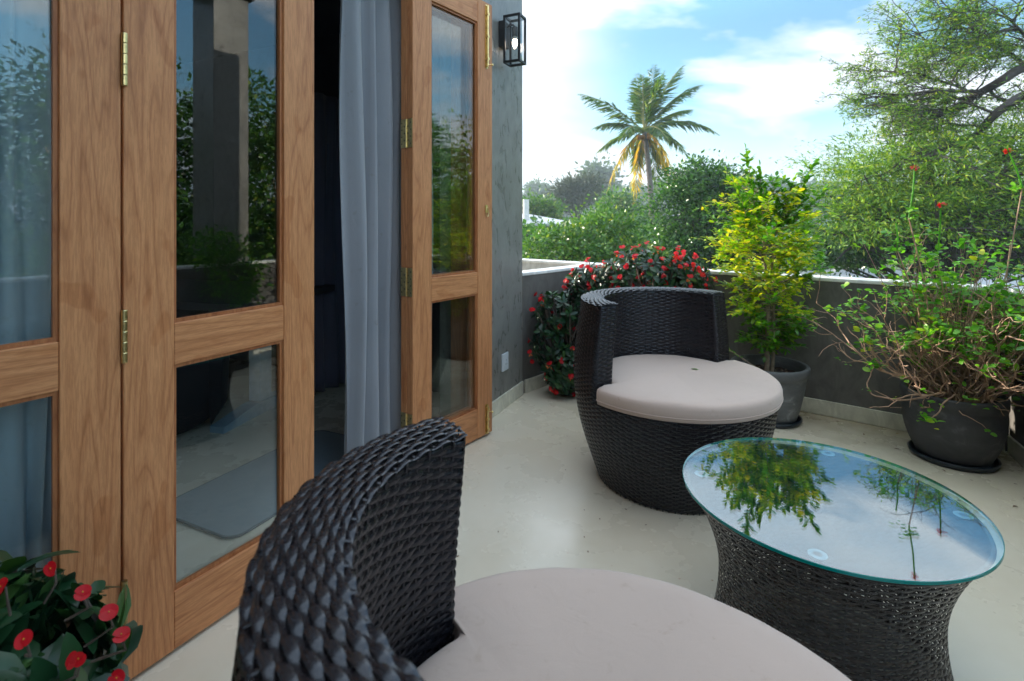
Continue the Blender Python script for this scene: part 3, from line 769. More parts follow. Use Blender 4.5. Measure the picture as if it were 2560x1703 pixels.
def chair_meshes():
    rp = .0094
    zb = np.arange(.010, Z_DECK, rp)
    body = weave_rows(path_circle, zb, 88, .0020, rp*1.04, True)
    bs = stakes(path_circle, .0, Z_DECK, 88, .0050, True)
    zk = np.arange(Z_DECK+rp*.4, Z_TOP-.008, rp)
    nb = 90
    back = weave_rows(path_back, zk, nb, .0020, rp*1.04, True)
    ks = stakes(path_back, Z_DECK-.01, Z_TOP-.004, nb, .0055, True)
    # top: strands following the arc
    Vs = []; Fs = []; off = 0; ro = r_out(Z_TOP); rows = 11; wd = (TH+.006)/rows
    for j in range(rows):
        rr = ro+.003-wd*(j+.5); nst = 42; samp = 7; n = nst*samp+1
        a = np.linspace(math.pi-SPAN+.01, math.pi+SPAN-.01, n); u = np.arange(n)/samp
        c = np.cos(math.pi*(u+j)); o = .0021*np.sign(c)*np.abs(c)**.6
        crown = .008*(1-abs((j-(rows-1)/2)/((rows-1)/2))**4)-.002
        A = []
        for dr_, db in ((-.52, 0), (-.28, .8), (0, 1), (.28, .8), (.52, 0)):
            q = rr+dr_*wd*(1.0+.12*np.clip(c*1.6, -1, 1)); A.append(np.stack([q*np.cos(a), q*np.sin(a), Z_TOP-.002+o+crown+.0013*db], 1))
        A = np.stack(A, 1); Vs.append(A.reshape(-1, 3)); i = np.arange(n-1)
        for k in range(4): Fs.append(np.stack([i*5+k, (i+1)*5+k, (i+1)*5+k+1, i*5+k+1], 1)+off)
        off += n*5
    top = (np.concatenate(Vs), np.concatenate(Fs))
    # cross strands on top
    Vs = []; Fs = []; b = 0
    for k in range(43):
        a = math.pi-SPAN+.01+(2*SPAN-.02)*k/42; dcs = np.array([math.cos(a), math.sin(a)]); tt = np.array([-dcs[1], dcs[0]])
        for m_ in range(9):
            q = ro-TH*m_/8; cr = .006*(1-((m_-4)/4)**2)
            for s_, e in ((-1, -.0022), (0, -.0006), (1, -.0022)):
                p = dcs*q+tt*.0030*s_; Vs.append((p[0], p[1], Z_TOP-.002+cr+e))
        for m_ in range(8):
            for q in range(2): Fs.append((b+m_*3+q, b+m_*3+q+1, b+(m_+1)*3+q+1, b+(m_+1)*3+q))
        b += 27
    topx = (np.array(Vs), np.array(Fs))
    # rolled borders (tight wrapped cords) along top edges and ends
    T = Tubes()
    for rr, zz in ((ro+.001, Z_TOP-.003), (ro-TH-.001, Z_TOP-.003)):
        T.add([(rr*math.cos(a), rr*math.sin(a), zz) for a in np.linspace(math.pi-SPAN, math.pi+SPAN, 120)], .0048, 6)
    for sg in (-1, 1):
        a = math.pi+sg*(SPAN-.006); c = np.array([math.cos(a), math.sin(a)])
        T.add([(c[0]*q, c[1]*q, Z_TOP-.003) for q in np.linspace(ro, ro-TH, 8)], .0048, 6)
    cord = (np.concatenate(T.V), np.concatenate(T.F))
    # bottom cord
    return body, bs, back, ks, top, topx, cord
CB, CBS, CK, CKS, CT, CTX, CC = chair_meshes()

def core_shell(path_fn, z0, z1, inset, n=120, nz=16, closed=True):
    V = []; F = []; zz = np.linspace(z0, z1, nz)
    for z in zz:
        P, Nn, _ = path_fn(z, n, closed); Q = P-Nn*inset
        V += [(q[0], q[1], z) for q in Q]
    for j in range(nz-1):
        for i in range(n): F.append((j*n+i, j*n+(i+1) % n, (j+1)*n+(i+1) % n, (j+1)*n+i))
    F.append(tuple((nz-1)*n+i for i in range(n)))
    return V, F

def cushion_mesh():
    rf = .456; rb = r_out(.46)-TH-.004
    out = []
    cr = .028
    a0 = math.pi-SPAN
    aa = np.linspace(-(math.pi-SPAN)*1.0+.0, 0, 2)
    fr = R(90.5)
    def pol(r_, a): return np.array([r_*math.cos(a), r_*math.sin(a)])
    key = []
    for a in np.linspace(-fr+.05, fr-.05, 60): key.append(pol(rf, a))
    # right/left corner roundings
    def corner(p0, pc, p1, m=5):
        return [(1-t)**2*p0+2*t*(1-t)*pc+t*t*p1 for t in np.linspace(0, 1, m)]
    k2 = list(key)
    k2 += corner(pol(rf, fr-.04), pol(rf, fr+.005), pol(rf-.03, fr+.005))
    k2 += corner(pol(rb+.02, fr+.005), pol(rb, fr+.005), pol(rb, fr+.05))
    for a in np.linspace(fr+.08, 2*math.pi-fr-.08, 60): k2.append(pol(rb, a))
    k2 += corner(pol(rb, -fr-.05), pol(rb, -fr-.005), pol(rb+.02, -fr-.005))
    k2 += corner(pol(rf-.03, -fr-.005), pol(rf, -fr-.005), pol(rf, -fr+.04))
    K = np.array(k2); n = len(K)
    prof = [(1.0, .0), (1.0, .006), (1.006, .014), (1.008, .032), (1.006, .048), (.997, .060), (.982, .068), (.955, .0735), (.90, .077), (.8, .080), (.65, .083), (.5, .085), (.35, .0845), (.2, .083), (.08, .082)]
    V = []
    # first ring of the bottom
    V += [(q[0]*.96, q[1]*.96, 0) for q in K]
    ang = np.unwrap(np.arctan2(K[:, 1], K[:, 0])); kk = np.arange(-14, 15); ext = np.concatenate([ang[-14:]-2*math.pi, ang, ang[:14]+2*math.pi])
    th = np.array([ext[i:i+29].mean() for i in range(n)])
    for s_, z in prof:
        bl_ = min(1, max(0, (.96-s_)/.32)); bl_ = bl_*bl_*(3-2*bl_)
        for q, t_ in zip(K, th):
            x, y = q*s_*(1-bl_)+bl_*s_*.41*np.array([math.cos(t_), math.sin(t_)]); dz = (.0022*math.sin(x*13+y*7)*math.sin(y*11-x*4)+.0007*math.sin(x*41+7*math.sin(y*9))*math.sin(y*33+x*8)) if z > .06 else 0
            if z > .055:
                ds = np.sqrt(((K-np.array([x, y]))**2).sum(1)).min(); z = .058+.014*(1-math.exp(-ds/.012))
            V.append((x, y, z+dz))
    m_ = len(prof)+1
    F = [(j*n+i, j*n+(i+1) % n, (j+1)*n+(i+1) % n, (j+1)*n+i) for j in range(m_-1) for i in range(n)]
    F.append(tuple((m_-1)*n+i for i in range(n))); F.append(tuple(range(n-1, -1, -1)))
    seam = [(q[0]*1.008, q[1]*1.008, .016) for q in K]+[(K[0][0]*1.008, K[0][1]*1.008, .016)]
    return V, F, seam
CU = cushion_mesh()

def wicker_chair(loc, face, label, clabel, slide=0.):
    r = empty('wicker_chair', (*loc, 0), R(face), label=label, cat='chair', group='round black wicker tub chairs')
    V, F = merge(CB, CBS); npmesh('base', V, [F], M['wicker'], r, smooth=True)
    V, F = merge(CK, CKS, CT, CTX); npmesh('backrest', V, [F], M['wicker'], r, smooth=True)
    v, f = core_shell(path_circle, .004, Z_DECK-.004, .007); mesh('frame', v, f, M['wicker_core'], r)
    v, f = core_shell(path_back, Z_DECK-.003, Z_TOP-.008, .007, 160); mesh('back_lining', v, f, M['wicker_core'], r)
    c = empty('seat_cushion', (*(np.array(loc)+np.array([math.cos(R(face)), math.sin(R(face))])*.004+np.array([0, slide])), Z_DECK+.004), R(face), label=clabel, cat='cushion', group='beige canvas seat cushions')
    v, f, seam = CU
    mesh('cover', v, f, M['cushion'], c, smooth=True)
    b = MB(); b.tube(seam, .0022, 5, caps=False); b.build('seam', M['cushion'], c, smooth=True)
    return r
wicker_chair((.80, 2.49), -60, 'round black wicker tub chair farther away beside the red flowers, open to the right', 'beige cushion on the far wicker chair with a small green leaf on it')
wicker_chair((.132, .676), 35, 'round black wicker tub chair closest to the camera at the bottom, seen from behind', 'beige cushion on the nearest wicker chair at the bottom edge', -.03)

# ---- coffee table
TC = np.array([1.18, 1.947])*.752; TR = .485*.752; TZ = .448
def t_r(z): 
    u = (z-.19)/.25
    return .262+.088*abs(u)**1.9 if u > 0 else .262+.030*(u/.76)**2
def path_table(z, n, closed=True):
    a = np.arange(n)/n*2*math.pi; Nn = np.stack([np.cos(a), np.sin(a)], 1)
    return Nn*t_r(z), Nn, float((t_r(z+.004)-t_r(z-.004))/.008)
tab = empty('coffee_table', (TC[0], TC[1], 0), R(20), label='round glass-topped coffee table with hourglass brown-black wicker base', cat='coffee table')
zr = np.arange(.008, TZ-.016, .0088)
rows = weave_rows(path_table, zr, 60, .0021, .0087, True)
st = stakes(path_table, 0, TZ-.012, 60, .0055, True, 24)
T = Tubes()
for zz in (TZ-.0155, .006): T.add([(t_r(zz)*math.cos(a), t_r(zz)*math.sin(a), zz) for a in np.linspace(0, 2*math.pi, 100)], .006, 6)
cord = (np.concatenate(T.V), np.concatenate(T.F))
V, F = merge(rows, st, cord); npmesh('wicker_base', V, [F], M['wicker_brown'], tab, smooth=True)
# woven top under the glass
Vs = []; Fs = []; off = 0; Rt = t_r(TZ-.015)-.003; pit = .011
for ax in (0, 1):
    for j, y in enumerate(np.arange(-Rt+.006, Rt-.004, pit if ax == 0 else .026)):
        hl = math.sqrt(max(Rt*Rt-y*y, 1e-6)); n = max(4, int(2*hl/.0065)); x = np.linspace(-hl, hl, n)
        o = (.0010*np.cos(math.pi*(x/.026)+math.pi*j)) if ax == 0 else x*0
        w2 = .0050 if ax == 0 else .0035
        A = np.stack([np.stack([x, np.full(n, y+d_*w2), TZ-.0155+o+(.001 if d_ == 0 else 0)], 1) for d_ in (-1, 0, 1)], 1)
        if ax: A = A[..., [1, 0, 2]]
        Vs.append(A.reshape(-1, 3)); i = np.arange(n-1)
        for k in range(2): Fs.append(np.stack([i*3+k, (i+1)*3+k, (i+1)*3+k+1, i*3+k+1], 1)+off)
        off += n*3
M['wicker_dull'] = plain('dull wicker', (.014, .017, .022), .8, spec=.05)
npmesh('woven_top', np.concatenate(Vs), [np.concatenate(Fs)], M['wicker_dull'], tab, smooth=True)
MB().lathe([(Rt, -.004), (Rt, 0)], 80, z0=TZ-.0195).build('dark_backing', M['wicker_core'], tab)  # dark disc added under the weave to block the lit floor below
gt = MB().lathe([(TR-.0015, -.006), (TR-.0004, -.005), (TR-.0004, .0015), (TR-.0015, .0025)], 160, z0=TZ).build('glass_top', M['table_glass'], tab)
gt.data.materials.append(M['glass_edge'])
for p_ in gt.data.polygons:
    if len(p_.vertices) == 4: p_.material_index = 1
pads = [(.745, 1.602), (1.349, 1.742), (1.529, 1.381), (.915, 1.220)]
for q in ((1754, 1179), (2069, 1128), (2408, 1281), (2044, 1378)):
    D = 1.2-TZ; d = D*1330/(q[1]-548); X = (q[0]-1250)/1330*d
    v = np.array([X, d])-TC; c_, s_ = math.cos(R(-20)), math.sin(R(-20)); v = np.array([c_*v[0]-s_*v[1], s_*v[0]+c_*v[1]])
    b = MB().lathe([(.019, 0), (.021, .0012), (.019, .0018)], 32, v[0], v[1], z0=TZ-.0082)
    b.lathe([(.010, .0018), (.012, -.003), (.010, -.0065)], 24, v[0], v[1], z0=TZ-.0082)
    b.build('suction_pad', M['pad'], tab, smooth=True)

# ------------------------------------------------------------------ pots
def pot(loc, R_, H_, rb, mat, ang, label, rimh=.055, bulge=0, sauc=.17):
    r = empty('plant_pot', (*loc, 0), 0, label=label, cat='plant pot')
    zb = .022
    prof = [(rb*.6, zb), (rb, zb)]
    for t in np.linspace(.04, 1, 16)[:-2]:
        z = zb+(H_-zb-rimh)*t/ .93
        if z > H_-rimh: z = H_-rimh
        rr = rb+(R_-.010-rb)*(t**.8 if not bulge else math.sin(t*math.pi/2)**.9)+bulge*math.sin(t*math.pi)
        if t < .28: rr += .0012*math.sin(t*110)
        prof.append((rr, z))
    prof += [(R_-.008, H_-rimh), (R_-.001, H_-rimh+.003), (R_, H_-.008), (R_-.004, H_-.001), (R_-.018, H_), (R_-.026, H_-.004), (R_-.030, H_-.05), (R_-.036, H_-.075)]
    MB().lathe(prof, 72, cap1=False).build('pot_body', mat, r, smooth=True)
    # saucer
    MB().lathe([(sauc*.8, .001), (sauc*.93, .001), (sauc, .014), (sauc+.002, .026), (sauc-.006, .030), (sauc-.012, .024), (sauc*.9, .010)], 72).build('saucer', M['saucer'], r, smooth=True)
    # soil with clods
    n_ = 40; V = [(0, 0, H_-.055)]; F = []
    for k in range(1, 9):
        for i in range(n_):
            a = 2*math.pi*i/n_; rr = (R_-.034)*k/8
            V.append((rr*math.cos(a), rr*math.sin(a), H_-.062+rng.uniform(-.006, .006)))
    F += [(0, 1+i, 1+(i+1) % n_) for i in range(n_)]
    for k in range(7):
        for i in range(n_): F.append((1+k*n_+i, 1+(k+1)*n_+i, 1+(k+1)*n_+(i+1) % n_, 1+k*n_+(i+1) % n_))
    s = mesh('soil', V, F, M['soil'], r)
    b = MB()
    for _ in range(60):
        a = rng.uniform(0, 6.28); rr = (R_-.05)*math.sqrt(rng.uniform()); e = rng.uniform(.004, .010)
        b.lathe([(e*.5, -e*.4), (e, 0), (e*.6, e*.6)], 7, rr*math.cos(a), rr*math.sin(a), z0=H_-.058)
    b.build('pebbles', M['pebble'], r, kind='stuff')
    return r
P1 = np.array([1.62, 3.20]); P2 = np.array([2.275, 2.675])
pot(P1, .216, .335, .145, M['pot_grey'], 0, 'pale grey clay pot on a dark saucer holding the slim yellow-green tree', sauc=.172)
pot(P2, .212, .340, .150, M['pot_dark'], 0, 'charcoal clay pot on a dark saucer holding the twiggy mint-green bush', bulge=.012, sauc=.178)

# ------------------------------------------------------------------ potted plants
def curve(p0, dirv, L, n=8, wob=.15, grav=0.0, up=0.0):
    p = np.array(p0, float); d = np.array(dirv, float); d /= np.linalg.norm(d); pts = [p.copy()]
    for _ in range(n):
        d = d+rng.normal(0, wob, 3)*.5+np.array([0, 0, up-grav]); d /= np.linalg.norm(d)
        p = p+d*L/n; pts.append(p.copy())
    return np.array(pts), d

def slim_tree():
    r = empty('potted_tree', (*P1, .275), 0, label='slim young tree with glowing yellow-green leaves in the pale grey pot', cat='tree')
    T = Tubes(); LY = Leaves(); LG = Leaves(); cur = [LY]
    def leafy(pts, step=.013, sz=.034, start=.25):
        LV = cur[0]; sz *= 1.12; step *= 1.15
        L = np.linalg.norm(np.diff(pts, axis=0), axis=1); cum = np.concatenate([[0], np.cumsum(L)]); tot = cum[-1]
        for q in np.arange(tot*start, tot, step):
            p = np.array([np.interp(q, cum, pts[:, i]) for i in range(3)])
            j = min(np.searchsorted(cum, q), len(pts)-1); d = pts[j]-pts[j-1]; d /= np.linalg.norm(d)+1e-9
            sd = np.cross(d, [0, 0, 1]); sd /= np.linalg.norm(sd)+1e-9
            for sg in (-1, 1):
                if rng.uniform() < .12: continue
                a = d*.6+sd*sg*rng.uniform(.6, 1.1)+rng.normal(0, .22, 3)+np.array([0, 0, .12]); nn = np.array([0, 0, 1.])+rng.normal(0, .38, 3)
                LV.add(p, a, nn, sz*rng.uniform(.7, 1.2))
        LV.add(pts[-1], d, np.array([.2, 0, 1]), sz)
    mains = []; cur[0] = LG
    for (dx, dy, lean, L, r0) in ((-.015, 0, (-.01, 0, 1), 1.10, .017), (.018, .005, (.06, .03, 1), .90, .012)):
        pts, d = curve((dx, dy, -.02), lean, L, 16, .05); T.add(pts, np.linspace(r0, .004, 17), 8); mains.append(pts)
    # tops: two leaders
    B0 = np.array([P1[0], P1[1], .275])
    for (st_, tx, ty) in ((11, 1866, 372), (12, 2042, 398), (13, 1938, 440), (11, 1985, 445), (10, 1845, 470), (12, 2062, 470), (11, 1900, 415)):
        tgt = px(tx, ty, 3.2+rng.uniform(-.1, .1))-B0; p_ = mains[0][st_]; v_ = tgt-p_; L = np.linalg.norm(v_)
        tq = np.linspace(0, 1, 10)[:, None]; pts = p_+v_*tq+np.array([0, 0, -.05])*np.sin(tq*math.pi)+rng.normal(0, .004, (10, 3)); d = v_/L; dirv = v_/L
        pts = pts; T.add(pts, np.linspace(.006, .0016, 10), 5); leafy(pts, .012, .036, .15)
        for k in range(3, 9, 1):
            for sg in (-1, 1):
                tw, _ = curve(pts[k], np.array([sg*rng.uniform(.3, .9), rng.uniform(-.6, .6), .7]), rng.uniform(.05, .12)*(10-k)/6+.02, 4, .2); T.add(tw, np.linspace(.002, .001, 5), 4); leafy(tw, .013, .034, .1)
    for mi, pts in enumerate(mains):
        n0 = len(pts)
        for k in range(3, n0):
            z = pts[k][2]+.275
            cnt = 6 if mi == 0 else 4
            for _ in range(cnt):
                a = rng.uniform(0, 2*math.pi)
                env = np.interp(z, [.45, .60, .75, 1.0, 1.25, 1.40, 1.55], [.16, .25, .29, .36, .35, .24, .12])
                L = env*rng.uniform(.55, 1.08)
                dv = np.array([math.cos(a), math.sin(a)*.85, rng.uniform(.05, .6)*(.5 if z < .7 else 1)])
                side = dv[0]*L+pts[k][0]; pg = .08+.7*(z < .60)+.6*(side > .20)+.25*(z > 1.25)
                cur[0] = LG if rng.uniform() < pg else LY
                br, _ = curve(pts[k]+rng.normal(0, .008, 3), dv, L, 8, .16, .02)
                T.add(br, np.linspace(.0035, .001, 9), 4); leafy(br, .019, .034, .35)
                for q in (3, 5, 6, 7):
                    tw, _ = curve(br[q], dv+rng.normal(0, .7, 3), L*rng.uniform(.2, .42), 4, .25); T.add(tw, np.linspace(.0016, .0008, 5), 3); leafy(tw, .017, .032, .1)
    # low side stem
    cur[0] = LG
    pts, d = curve((-.04, -.02, .0), (-.9, -.3, .62), .34, 8, .1); T.add(pts, np.linspace(.006, .003, 9), 6); leafy(pts, .016, .036, .6)
    T.build('trunk', M['bark_pale'], r); LY.build('yellow_foliage', M['leaf_yellow'], r, T_OVAL, smooth=True); LG.build('green_foliage', M['leaf_green'], r, T_OVAL, smooth=True)
slim_tree()

def mint_bush():
    r = empty('bushy_shrub', (*P2, .28), 0, label='twiggy shrub with small mint-green leaves and red-tipped spikes in the charcoal pot', cat='shrub')
    T = Tubes(); LV = Leaves()
    def tuft(p, n=8, sz=.031, spread=.022):
        for _ in range(n):
            a = unit(1)[0]; a[2] = abs(a[2])*.4+.05
            LV.add(p+rng.normal(0, spread*.5, 3), a, np.array([0, 0, 1.])+rng.normal(0, .5, 3), sz*rng.uniform(.5, 1.25))
    def branch(p, dv, L, rad, lvl, leafy):
        n = 9; pts, d = curve(p, dv, L, n, .33 if lvl else .28, .0, .02)
        T.add(pts, np.linspace(rad, rad*.5, n+1), 6 if lvl == 0 else 4)
        if lvl < 2:
            for k in range(2 if lvl == 0 else 3, n+1, 1 if lvl == 0 else 2):
                branch(pts[k], d*.7+unit(1)[0]*.9+np.array([0, 0, .25]), L*rng.uniform(.32, .55), rad*.55, lvl+1, leafy)
        zz = pts[-1][2]+.28
        if lvl >= 1 and rng.uniform() < leafy*(.25 if zz < .58 else 1):
            tuft(pts[-1], rng.integers(4, 9) if zz > .5 else rng.integers(2, 5)); 
            if rng.uniform() < .5: tuft(pts[-3], 3, .022)
    for k in range(34):
        a = rng.uniform(0, 2*math.pi); sp = rng.uniform(.2, 1.15)
        dv = np.array([math.cos(a)*sp+.12, math.sin(a)*sp*.8, rng.uniform(.35, 1)])
        L = rng.uniform(.30, .56)*(1.15 if dv[2] > .6 else .9)
        branch(np.array([rng.normal(0, .05), rng.normal(0, .05), -.02]), dv, L, rng.uniform(.004, .008), 0, .60)
    # low wandering branch to the left
    for (pts) in ([(-.02, -.03, 0), (-.12, -.06, .07), (-.22, -.08, .045), (-.33, -.08, .035), (-.44, -.06, .05), (-.475, -.05, .10), (-.44, -.05, .16), (-.43, -.05, .20)],
                  [(-.0, -.05, 0), (-.08, -.12, .08), (-.16, -.15, .06), (-.22, -.17, .0), (-.27, -.18, -.02)],
                  [(.02, -.05, .0), (.12, -.12, .06), (.20, -.16, .03), (.26, -.17, .07), (.34, -.15, .12)],
                  [(-.03, 0, 0), (-.15, -.02, .12), (-.30, -.03, .15), (-.40, -.02, .22), (-.42, 0, .30)]):
        pts = np.array(pts); t = np.linspace(0, 1, len(pts)); tt = np.linspace(0, 1, 24)
        q = np.stack([np.interp(tt, t, pts[:, i]) for i in range(3)], 1); q[1:-1] = (q[:-2]+q[1:-1]*2+q[2:])/4
        T.add(q+rng.normal(0, .002, q.shape), np.linspace(.0055, .002, 24), 6)
        for _ in range(3): tuft(q[-1], 8, .030, .03)
        tuft(q[15], 3, .02); tuft(q[10], 2, .02)
    # crown fill: upper right mass
    for _ in range(105):
        c = np.array([rng.normal(.12, .22), rng.normal(0, .16), rng.uniform(.42, .80)])
        tuft(c, 8, .033, .030)
        root = np.array([c[0]*.3, c[1]*.3, max(0, c[2]*.35)]); mid = (root+c)/2+rng.normal(0, .04, 3)
        T.add(np.array([root, mid, c]), [.003, .002, .0012], 4)
    # flower spikes; tips from the photograph, stood at the plant's own depth
    base = np.array([P2[0], P2[1], .28])
    for (x, y, x2, y2, d) in ((2287, 413, 2272, 545, 2.62), (2352, 505, 2343, 640, 2.68), (2519, 373, 2556, 470, 2.60), (2240, 560, 2243, 625, 2.7)):
        a = px(x2, y2, d)-base; b_ = px(x, y, d)-base; mid = (a+b_)/2+np.array([.006, 0, 0])
        root = np.array([a[0]*.45, a[1]*.45, .25]); LB = Leaves(); TS = Tubes(); PT = Leaves()
        T.add(np.array([root, (root+a)/2+[.02, 0, 0], a]), [.004, .003, .0028], 5)
        TS.add(np.array([a, mid, b_, b_+(b_-mid)*.10]), [.0032, .0036, .003, .001], 6)
        for q in np.linspace(0, 1, 26):
            p = a+(b_-a)*q
            for _ in range(2): LB.add(p, unit(1)[0]+np.array([0, 0, .8]), unit(1)[0], .007)
        for _ in range(5): tuft(a+rng.normal(0, .025, 3), 6, .026)
        if y < 520:
            for _ in range(16): PT.add(b_-np.array([0, 0, .010])+rng.normal(0, .005, 3), unit(1)[0]*[1, 1, .4]+[0, 0, .15], unit(1)[0]*.4+[0, 0, 1], .017)
        sp_ = TS.build('flower_spike', M['leaf_shrub'], r); LB.build('bracts', M['leaf_shrub'], sp_, T_SLIM, kind='stuff')
        if PT.p: PT.build('flower_tip', M['petal'], sp_, T_ROUND, smooth=True)
    T.build('stems', M['twig'], r); LV.build('foliage', M['leaf_shrub'], r, T_ROUND, smooth=True)
mint_bush()

def thorn_bush(name, loc, label, blobs, leafsz, nclust, potr, poth, flowers, seed, nleaf=11, fsz=.016, manual=None):
    """crown of thorns: rosettes of dark leaves on thick stems, red paired bracts"""
    global rng; keep = rng; rng = np.random.default_rng(seed)
    r = empty(name, (*loc, 0), 0, label=label, cat='flowering bush', group='red crown of thorns bushes')
    T = Tubes(); LV = Leaves(); FO = Leaves()
    root = np.array([0, 0, poth-.03])
    cl = []
    for _ in range(nclust):
        bx, by, bz, rx, ry, rz = blobs[rng.integers(len(blobs))]
        u = unit(1)[0]; q = np.array([bx, by, bz])+u*np.array([rx, ry, rz])*rng.uniform(.72, 1.05)
        cl.append((q, u))
    for q, u in cl:
        mid = (root+q)/2+rng.normal(0, .03, 3)
        T.add(np.array([root+rng.normal(0, .03, 3)*[1, 1, 0], mid, q]), [.007, .006, .0045], 5)
        for k in range(nleaf):
            a = 2.4*k+rng.uniform(-.2, .2); up = rng.uniform(-.1, .75)
            t1 = np.cross(u, [.3, .2, 1.]); t1 /= np.linalg.norm(t1); t2 = np.cross(u, t1)
            ax = t1*math.cos(a)+t2*math.sin(a)+u*up+np.array([0, 0, .15])
            LV.add(q-u*.012*k*.3, ax, u+rng.normal(0, .25, 3)+[0, 0, .4], leafsz*rng.uniform(.6, 1.15))
    FL = [Leaves()]; CP = []
    def flower(c, nrm, sz):
        nrm = nrm/np.linalg.norm(nrm); t1 = np.cross(nrm, rng.normal(size=3)); t1 /= np.linalg.norm(t1)+1e-9
        for sg in (-1, 1):
            FL[-1].add(c+nrm*.001*sg, t1*sg+nrm*.10+rng.normal(0, .06, 3), nrm+rng.normal(0, .10, 3), sz*.84)
        CP.append((c+nrm*sz*.1, nrm))
    pick = rng.permutation(len(cl))[:flowers]
    if manual is not None:
        pick = []
        for (x, y, d, k) in manual:
            c = px(x, y, d)-np.array([loc[0], loc[1], 0]); FL[-1] = Leaves(); CP.clear()
            for _ in range(k):
                q = c+rng.normal(0, .011, 3)*(k > 1); nn = np.array([.10, -1, .75])+rng.normal(0, .50, 3); flower(q, nn, fsz*rng.uniform(.9, 1.15))
                T.add(np.array([c*[.7, .7, 1]+[0, 0, -.06], (q+c)/2+[0, .01, -.03], q-nn*.004]), [.0022, .0018, .0014], 5)
            o = FL[-1].build('flower', M['petal'], r, T_PETAL, smooth=True); b_ = MB()
            for q, nn in CP: b_.lathe([(.0006, 0), (.0011, .0010), (.0004, .002)], 8, q[0], q[1], z0=q[2])
            b_.build('flower_centre', M['stamen'], o)
    REST = Leaves(); nb_ = 0
    order = sorted(pick, key=lambda i: cl[i][0][1]-cl[i][0][2]*.3)
    for i in order:
        q, u = cl[i]; FL[-1] = Leaves() if nb_ < 97 else REST; CP.clear()
        for _ in range(rng.integers(2, 5)):
            up = np.array([0, 0, 1.]); c = q+u*leafsz*.65+rng.normal(0, fsz*.30, 3)+up*leafsz*.25
            nn = u+up*.5+np.array([-.1, -.5, 0])+rng.normal(0, .35, 3); flower(c, nn, fsz*rng.uniform(.8, 1.2))
            T.add(np.array([q, (q+c)/2+[0, 0, .004], c]), [.0014, .0012, .0012], 4)
        if nb_ < 97: FL[-1].build('flower_cluster', M['petal'], r, T_PETAL, smooth=True)
        nb_ += 1
        if rng.uniform() < .2:
            for _ in range(5): FO.add(q+u*.03+rng.normal(0, .006, 3), unit(1)[0], unit(1)[0], fsz*.8)
    if REST.p: REST.build('more_flowers', M['petal'], r, T_PETAL, smooth=True, kind='stuff')
    T.build('stems', M['bark'], r); LV.build('foliage', M['leaf_thorn'], r, T_OBOV, smooth=True)
    if FO.p: FO.build('faded_flowers', M['petal_orange'], r, T_ROUND, smooth=True, kind='stuff')
    rng = keep
    pr = empty('planter', (*loc, 0), 0, label='dark planter under '+label.split(' in ')[0].split(' at ')[0], cat='plant pot')
    MB().lathe([(potr*.7, 0), (potr*.78, .004), (potr*.97, poth-.03), (potr, poth-.028), (potr, poth), (potr-.018, poth), (potr-.022, poth-.04)], 48, cap1=False).build('pot_body', M['pot_dark'], pr, smooth=False)
    MB().lathe([(potr-.021, poth-.05), (.01, poth-.045)], 30, cap0=False).build('soil', M['soil'], pr)
    return r
thorn_bush('flowering_bush', (.47, 3.70), 'low red-flowered bush hanging down the short parapet beside the house wall',
           [(-.06, -.05, .55, .17, .15, .16), (-.12, -.07, .36, .14, .13, .18), (.03, -.10, .22, .20, .14, .16), (.0, -.13, .13, .17, .10, .09), (.12, .0, .62, .16, .15, .14)], .058, 250, .12, .14, 70, 21, 10, .020)
thorn_bush('flowering_bush', (1.02, 3.62), 'tall red-flowered bush rising above the parapet behind the far chair',
           [(-.05, 0, .82, .34, .22, .17), (.18, 0, .80, .22, .2, .14), (-.34, .05, .74, .22, .16, .14), (-.1, 0, .55, .34, .2, .25)], .062, 330, .16, .22, 190, 22, 10, .021)
thorn_bush('flowering_bush', (-.78, .88), 'red-flowered bush closest to the camera in the bottom left corner',
           [(-.04, .0, .43, .15, .15, .13), (-.10, .0, .51, .10, .12, .08), (.01, -.06, .38, .12, .16, .13), (-.14, -.08, .44, .12, .12, .14)], .092, 100, .16, .28, 15, 31, 11, .018,
           manual=[(4, 1468, .80, 1), (128, 1422, .86, 1), (207, 1482, .80, 1), (303, 1588, .80, 1), (272, 1532, .86, 1), (163, 1662, .78, 2), (290, 1697, .76, 1), (60, 1600, .72, 1)])

P3 = np.array([2.16, 1.80])
pot(P3, .17, .29, .12, M['pot_dark'], 0, 'smaller charcoal pot beside the column at the side parapet', sauc=.145)
clump_bush = (P3[0], P3[1])
# leaves dropped on floor and cushion
lf = Leaves(); 
def onechip(name, p, a, sz, mat, label, group, cat='leaf', zt=.0):
    L_ = Leaves(); L_.add(np.zeros(3), np.array([math.cos(a), math.sin(a), .05]), np.array([.1, .1, 1.]), sz)
    o = L_.build(name, mat, None, T_OVAL, smooth=True, loc=p); m = o.modifiers.new('t', 'SOLIDIFY'); m.thickness = .0006
    tag(o, label, cat, group); return o
z = Z_DECK+.004+.073; d = (1.2-z)*1330/(926-548)
onechip('fallen_leaf', ((1746-1250)/1330*d, d, z+.003), 2.4, .035, M['leaf_shrub'], 'curled green leaf lying on the far beige cushion', None)
M['dry'] = plain('dry leaf', (.12, .05, .02), .8, 0, .5, 40); M['dry_y'] = plain('yellow dry leaf', (.42, .28, .04), .8, 0, .3, 40)
for k in range(16):
    q = (rng.uniform(1130, 1700), rng.uniform(1080, 1440)); d = 1.2*1330/(q[1]-548)
    onechip('dry_leaf', ((q[0]-1250)/1330*d, d, .002), rng.uniform(0, 6.3), rng.uniform(.005, .010), M['dry'], 'tiny brown fleck on the open floor between the doors and the chairs', 'brown flecks on the open floor')
cnt = 0
